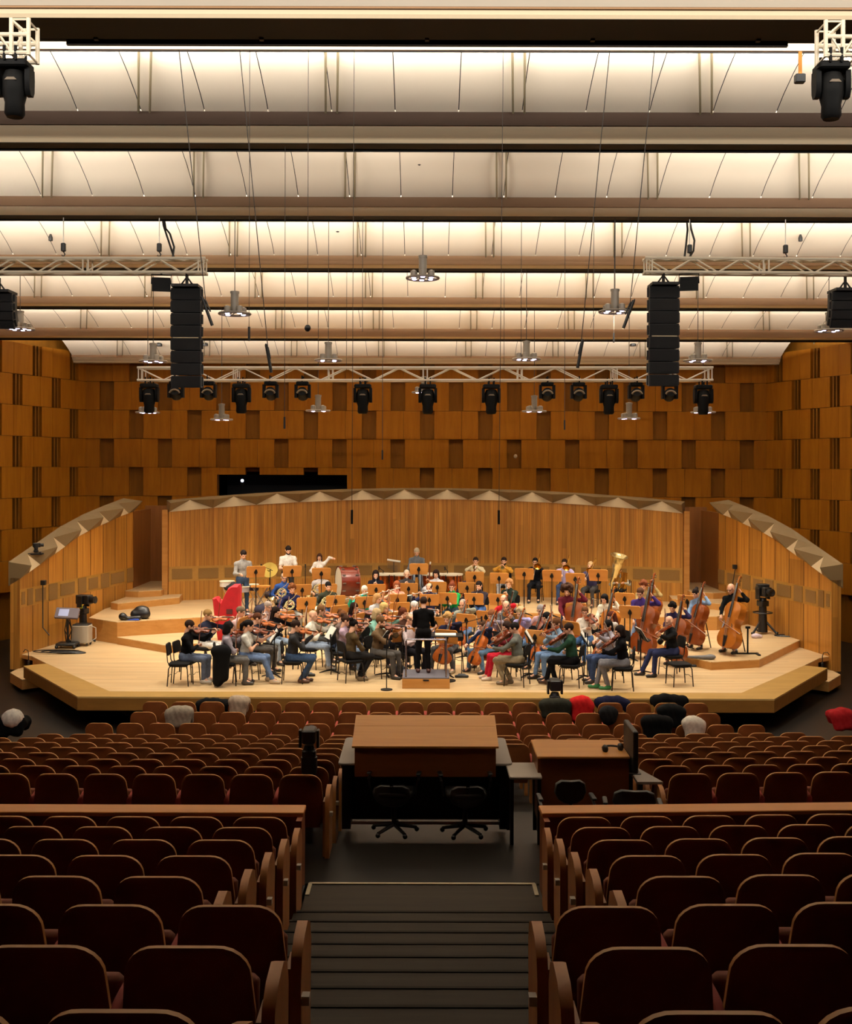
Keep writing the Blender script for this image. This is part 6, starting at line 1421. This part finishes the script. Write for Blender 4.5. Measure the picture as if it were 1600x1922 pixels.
# red harp cover
c = on(428, 1200, Z1); Y = 28.7; t = thing('harp_cover', 'bright red cloth cover over a harp beside the violins', 'harp', (X(427, Y), Y, Z1)); k = Y / F_PX
sil = [(402, 1123), (408, 1121), (414, 1130), (418, 1132), (424, 1118), (432, 1103), (440, 1098), (451, 1098), (453, 1104), (452, 1150), (449, 1203), (412, 1203), (406, 1160)]
pp = [((x - 427) * k, Z(y, Y) - Z1) for x, y in sil]; pp[-3] = (pp[-3][0], 0); pp[-2] = (pp[-2][0], 0)
b = MB(); cx = sum(x for x, z in pp) / len(pp); cz_ = sum(z for x, z in pp) / len(pp)
b.loft([[(cx + (x - cx) * q, y + .0 * x, max(0, cz_ + (z - cz_) * q)) for x, z in pp] for q, y in ((.9, -.22), (1, -.17), (1, .17), (.9, .22))]); b.build('cover', mat('harp_red', '#b00c1c', .75, noise=.1, nscale=6), t, smooth=35)
b = MB(); b.box((.1, -.205, .72), (.15, .08, .12)); b.build('pocket', mat('harp_pocket', '#4a1418', .8), t)
# bags on the risers
for px, py, s, lab, q in ((264, 1163, .34, 'black shiny backpack on the upper riser', '#131316'), (231, 1166, .2, 'round black bag beside the shiny backpack', '#0e0e10')):
    p = on(px, py, Z2); o = sdf_build('backpack', mat('cloth_' + q[1:], q, .35), [('c', (-s * .4, 0, s * .35), (s * .4, 0, s * .38), s * .36, s * .38), ('e', (.03, .05, s * .7), (s * .55, s * .4, s * .3))] if s > .3 else [('e', (0, 0, s * .5), (s * .52, s * .5, s * .5)), ('c', (.1, 0, s * .25), (.42, .05, s * .3), .05, .06)], .025, .06); o.location = p; tag(o, lab, 'bag')
o = sdf_build('cloth', mat('cloth_2040a0', '#2040a0', .8), [('c', (-.15, 0, .02), (.2, -.02, .02), .03, .03)], .02, .02); o.location = on(246, 1166, Z2); tag(o, 'bright blue cloth under the shiny backpack', 'cloth')
# coat and empty chairs at the stage front
for px, py, a, lab in ((334, 1290, 92, 'empty black chair outermost at the stage front, violin side'),):
    p = on(px, py, F); chair(Matrix.Translation(p + Vector((-.0, .22, 0))) @ Matrix.Rotation(R(a + 180), 4, 'Z'), lab)
p = on(1281, 1288, F); place(make_chair(False), Matrix.Translation(p + Vector((0, .2, 0))) @ Matrix.Rotation(R(100), 4, 'Z'), 'black backless stool alone at the stage front, viola side')
o = sdf_build('coat', mat('cloth_0c0c0e', '#0c0c0e', .85), [('c', (-.05, 0, .12), (-.03, 0, .72), .11, .13), ('c', (.08, 0, .2), (.08, 0, .75), .09, .12), ('c', (-.1, .0, .74), (.14, 0, .72), .1, .08)], .025, .06); o.location = on(413, 1293, F) + Vector((0, .12, 0)); tag(o, 'long black coat hanging from the chair of the grey shirt', 'coat')
# ------------------------------------------------------------------ cameras and technical gear
M_CAM = mat('camera_black', '#0d0d0e', .45); M_CART = mat('cart_grey', '#b4aa98', .5); M_SCR = mat('screen_lit', '#9aa0c0', .3, emit='#8890b8', es=.35)
def robot_camera(t, z, s=1.0, yaw=0):
    Q = Matrix.Rotation(yaw, 4, 'Z')
    b = MB(); b.rbox((0, 0, z), (.2 * s, .2 * s, .12 * s), .03, M=Q); b.lathe([(.09 * s, z + .06 * s), (.07 * s, z + .12 * s)], 14); b.build('pan_head', M_CAM, t)
    for sx in (-1, 1): b = MB(); b.rbox((sx * .13 * s, 0, z + .22 * s), (.04 * s, .14 * s, .26 * s), .015, M=Q); b.build('yoke', M_CAM, t)
    b = MB(); b.rbox((0, .03 * s, z + .26 * s), (.2 * s, .34 * s, .2 * s), .03, M=Q); b.build('camera_body', M_CAM, t)
    b = MB(); b.lathe([(.06 * s, .15 * s), (.075 * s, .2 * s), (.075 * s, .3 * s), (.085 * s, .32 * s), (.07 * s, .325 * s), (.02, .3 * s)], 16, M=Q @ Matrix.Translation((0, 0, z + .26 * s)) @ Matrix.Rotation(R(-90), 4, 'X')); b.build('lens', M_CAM, t)
Yc = 29.2; x0 = X(157, Yc)
t = thing('robot_camera', 'remote television camera on a pedestal before the left wing', 'camera', (x0, Yc, ZS)); b = MB(); b.tube([(0, 0, .1), (0, 0, .8)], [.12, .09], 12)
for k in range(4): b.tube([(0, 0, .5 + .12 * k), (.14 * math.cos(k * 1.7), .14 * math.sin(k * 1.7), .42 + .12 * k)], .03, 6)
for k in range(3): a = k * 2.09; b.tube([(0, 0, .18), (.32 * math.cos(a), .32 * math.sin(a), .05)], .03, 6)
b.build('pedestal', M_CAM, t); robot_camera(t, .82, 1.15, R(-110)); b = MB(); b.rbox((.0, -.16, .96), (.06, .03, .1), .01); b.build('tally_light', mat('tally_yellow', '#d8e020', .5), t)
t = thing('equipment_cart', 'pale grey box cart on castors before the left wing', 'cart', on(155, 1213, ZS)); b = MB(); b.rbox((0, 0, .3), (.42, .4, .44), .03); b.build('body', M_CART, t); b = MB(); b.rbox((0, 0, .535), (.4, .36, .03), .02); b.build('lid', M_CAM, t)
for x in (-.17, .17):
    for y in (-.15, .15): b = MB(); b.lathe([(.045, -.015), (.045, .015)], 12, M=Matrix.Translation((x, y, .045)) @ Matrix.Rotation(R(90), 4, 'Y')); b.tube([(x, y, .05), (x, y, .1)], .02, 6); b.build('castor', M_CAM, t)
b = MB(); b.tube([(.21, 0, .5), (.36, -.05, .45), (.38, -.1, .2), (.24, -.18, .1)], .012, 6); b.build('cord', M_CART, t)
t = thing('control_console', 'grey camera control panel with screen on a wheeled stand', 'console', on(127, 1218, ZS)); Mx = Matrix.Translation((0, 0, .86)) @ Matrix.Rotation(R(50), 4, 'X') @ Matrix.Rotation(R(4), 4, 'Y')
b = MB(); b.rbox((0, 0, 0), (.58, .3, .07), .02, M=Mx); b.build('panel', mat('console_grey', '#5c5058', .5), t); b = MB(); b.box((-.08, 0, .037), (.24, .2, .006), M=Mx); b.build('screen', M_SCR, t)
b = MB(); b.tube([(0, .05, .05), (0, .05, .84)], .03, 8)
for k in range(6): b.tube([(.03 * math.cos(k), .05 + .06 * math.sin(k), .8), (.1 * math.cos(k * 2.1), .05 + .1 * math.sin(k * 2.1), .45), (.06 * math.cos(k * 1.3), .1, .12)], .014, 5)
b.build('post', M_CAM, t); b = MB(); b.rbox((0, .03, .1), (.5, .42, .07), .05)
for x in (-.22, .22):
    for y in (-.15, .2): b.ell((x, y, .045), (.045, .045, .045), nu=8, nv=6)
b.build('wheeled_base', M_CAM, t)
b = MB(); rr = random.Random(5)
for k in range(4): b.tube([(.35 * math.cos(a) * (1 + .2 * k) - .6 * k * .2, .12 * math.sin(a) * (1 + .2 * k), .015 + .012 * k) for a in np.linspace(0, 6.28, 18)[:-1]], .013, 5, loop=True)
o = b.build('cable_coil', M_CAM); o.location = on(92, 1228, ZS) + Vector((.55, .0, 0)); tag(o, 'coil of black cables at the foot of the left wing', 'cable')
t = thing('robot_camera', 'large remote camera on a black pedestal before the right wing', 'camera', on(1433, 1188, Z1)); b = MB()
for k in range(3): a = k * 2.09 - .5; b.tube([(0, 0, .42), (.36 * math.cos(a), .36 * math.sin(a), .03)], .03, 6); b.ell((.36 * math.cos(a), .36 * math.sin(a), .04), (.05, .05, .04), nu=8, nv=6)
b.tube([(0, 0, .05), (0, 0, .72)], [.13, .1], 12); b.tube([(.24 * math.cos(a), .24 * math.sin(a), .56) for a in np.linspace(0, 6.28, 20)[:-1]], .018, 6, loop=True); b.build('pedestal', M_CAM, t); robot_camera(t, .8, 1.2, R(200))
b = MB(); b.rbox((0, 0, 1.25), (.3, .26, .12), .03); b.build('hood', M_CAM, t)
o = sdf_build('cloth', mat('cloth_c8b8c0', '#c8b8c0', .8), [('e', (0, 0, .05), (.12, .09, .07)), ('e', (.1, .02, .04), (.08, .07, .05))], .02, .03); o.location = on(1420, 1196, Z1); tag(o, 'crumpled pale cloth on the low riser before the right camera', 'cloth')
b = MB()
for k in range(3): b.tube([(.4 * math.cos(a) * (1 - .2 * k) + .2, .18 * math.sin(a) * (1 - .2 * k), .013) for a in np.linspace(0, 6.28, 18)[:-1]], .012, 5, loop=True)
o = b.build('cable_coil', M_CAM); o.location = on(1470, 1192, Z1); tag(o, 'black cables coiled on the riser beside the right camera', 'cable')
def post_camera(t, z0, z1, s):
    b = MB(); b.tube([(0, 0, z0), (0, 0, z1)], .045, 10); b.lathe([(.05, z1 - .25), (.09, z1 - .15), (.09, z1)], 12); b.build('post', M_CAM, t); robot_camera(t, z1 + .04, s, 0)
p = Vector((X(1043, 21.75), 21.75, 0)); t = thing('robot_camera', 'black remote camera on a post in front of the stage edge', 'camera', p); post_camera(t, 0, .72, 1.0)
Yq = 12.55; t = thing('robot_camera', 'black remote camera rising among the stalls left of the mixing table', 'camera', (X(582, Yq), Yq, .98)); post_camera(t, 0, .98, .75)
p = at(68, 1036, 28.1); t = thing('robot_camera', 'small black camera clamped on the sloping left wing rim', 'camera', p); b = MB(); b.rbox((0, 0, -.07), (.34, .2, .04), .01); b.tube([(.1, -.08, -.08), (.16, -.1, -.02)], .02); b.build('plate', M_CAM, t); robot_camera(t, 0, .55, R(-60))
# bass section furniture and floor bits
b = MB(); b.tube([(0, 0, .02), (0, 0, .62)], .02); b.box((0, 0, .015), (.5, .06, .03)); b.box((.2, -.12, .015), (.06, .3, .03)); b.box((0, 0, .62), (.1, .06, .05)); o = b.build('bass_rest', M_STND); o.location = on(1405, 1226, Z1); tag(o, 'black T-shaped metal stand on the low riser by the last bass', 'stand')
o = sdf_build('case_roll', mat('cloth_6a6a6c', '#6a6a6c', .8), [('c', (-.3, 0, .05), (.1, -.03, .05), .03, .05), ('e', (.2, -.04, .06), (.12, .08, .06))], .02, .03); o.location = on(1318, 1236, Z1); tag(o, 'grey rolled cover at the corner of the low riser', 'cover')
o = sdf_build('cable_coil', M_CAM, [('c', (-.5, 0, .02), (.3, 0, .02), .03, .03), ('c', (.3, 0, .02), (.45, -.12, .03), .03, .025)], .02, .02); o.location = on(1310, 1250, F); tag(o, 'dark strap lying on the floor before the low riser', 'strap')
for sx in (-1, 1):
    b = MB(); b.tube([(0, 0, -.35), (0, 0, .12), (.02, -.02, .2), (.1, -.05, .22), (.14, -.06, .16)], .01, 6); b.rbox((0, 0, -.1), (.05, .05, .14), .01); o = b.build('gooseneck_lamp', M_CAM); o.location = (sx * 9.3, 26.7, ZS); o.rotation_euler = (0, 0, 0 if sx > 0 else math.pi); tag(o, f'thin black gooseneck lamp at the {"right" if sx > 0 else "left"} corner of the stage', 'lamp')
o = sdf_build('bag', mat('cloth_15141a', '#15141a', .7), [('e', (0, 0, .12), (.2, .14, .14)), ('e', (.12, .05, .1), (.14, .1, .1))], .025, .04); o.location = on(748, 1270, F); tag(o, 'dark soft bag on the floor left of the podium', 'bag')
for px, py, lab in ((868, 1272, 'black shoe-like pedal on the floor behind the podium'), (580, 1270, 'flat black base plate on the floor among the violins')):
    o = sdf_build('pedal', M_CAM, [('c', (-.12, 0, .03), (.12, 0, .03), .035, .035), ('c', (-.06, .02, .07), (.06, .02, .07), .02, .02)], .018, .03); o.location = on(px, py, F); tag(o, lab, 'pedal')
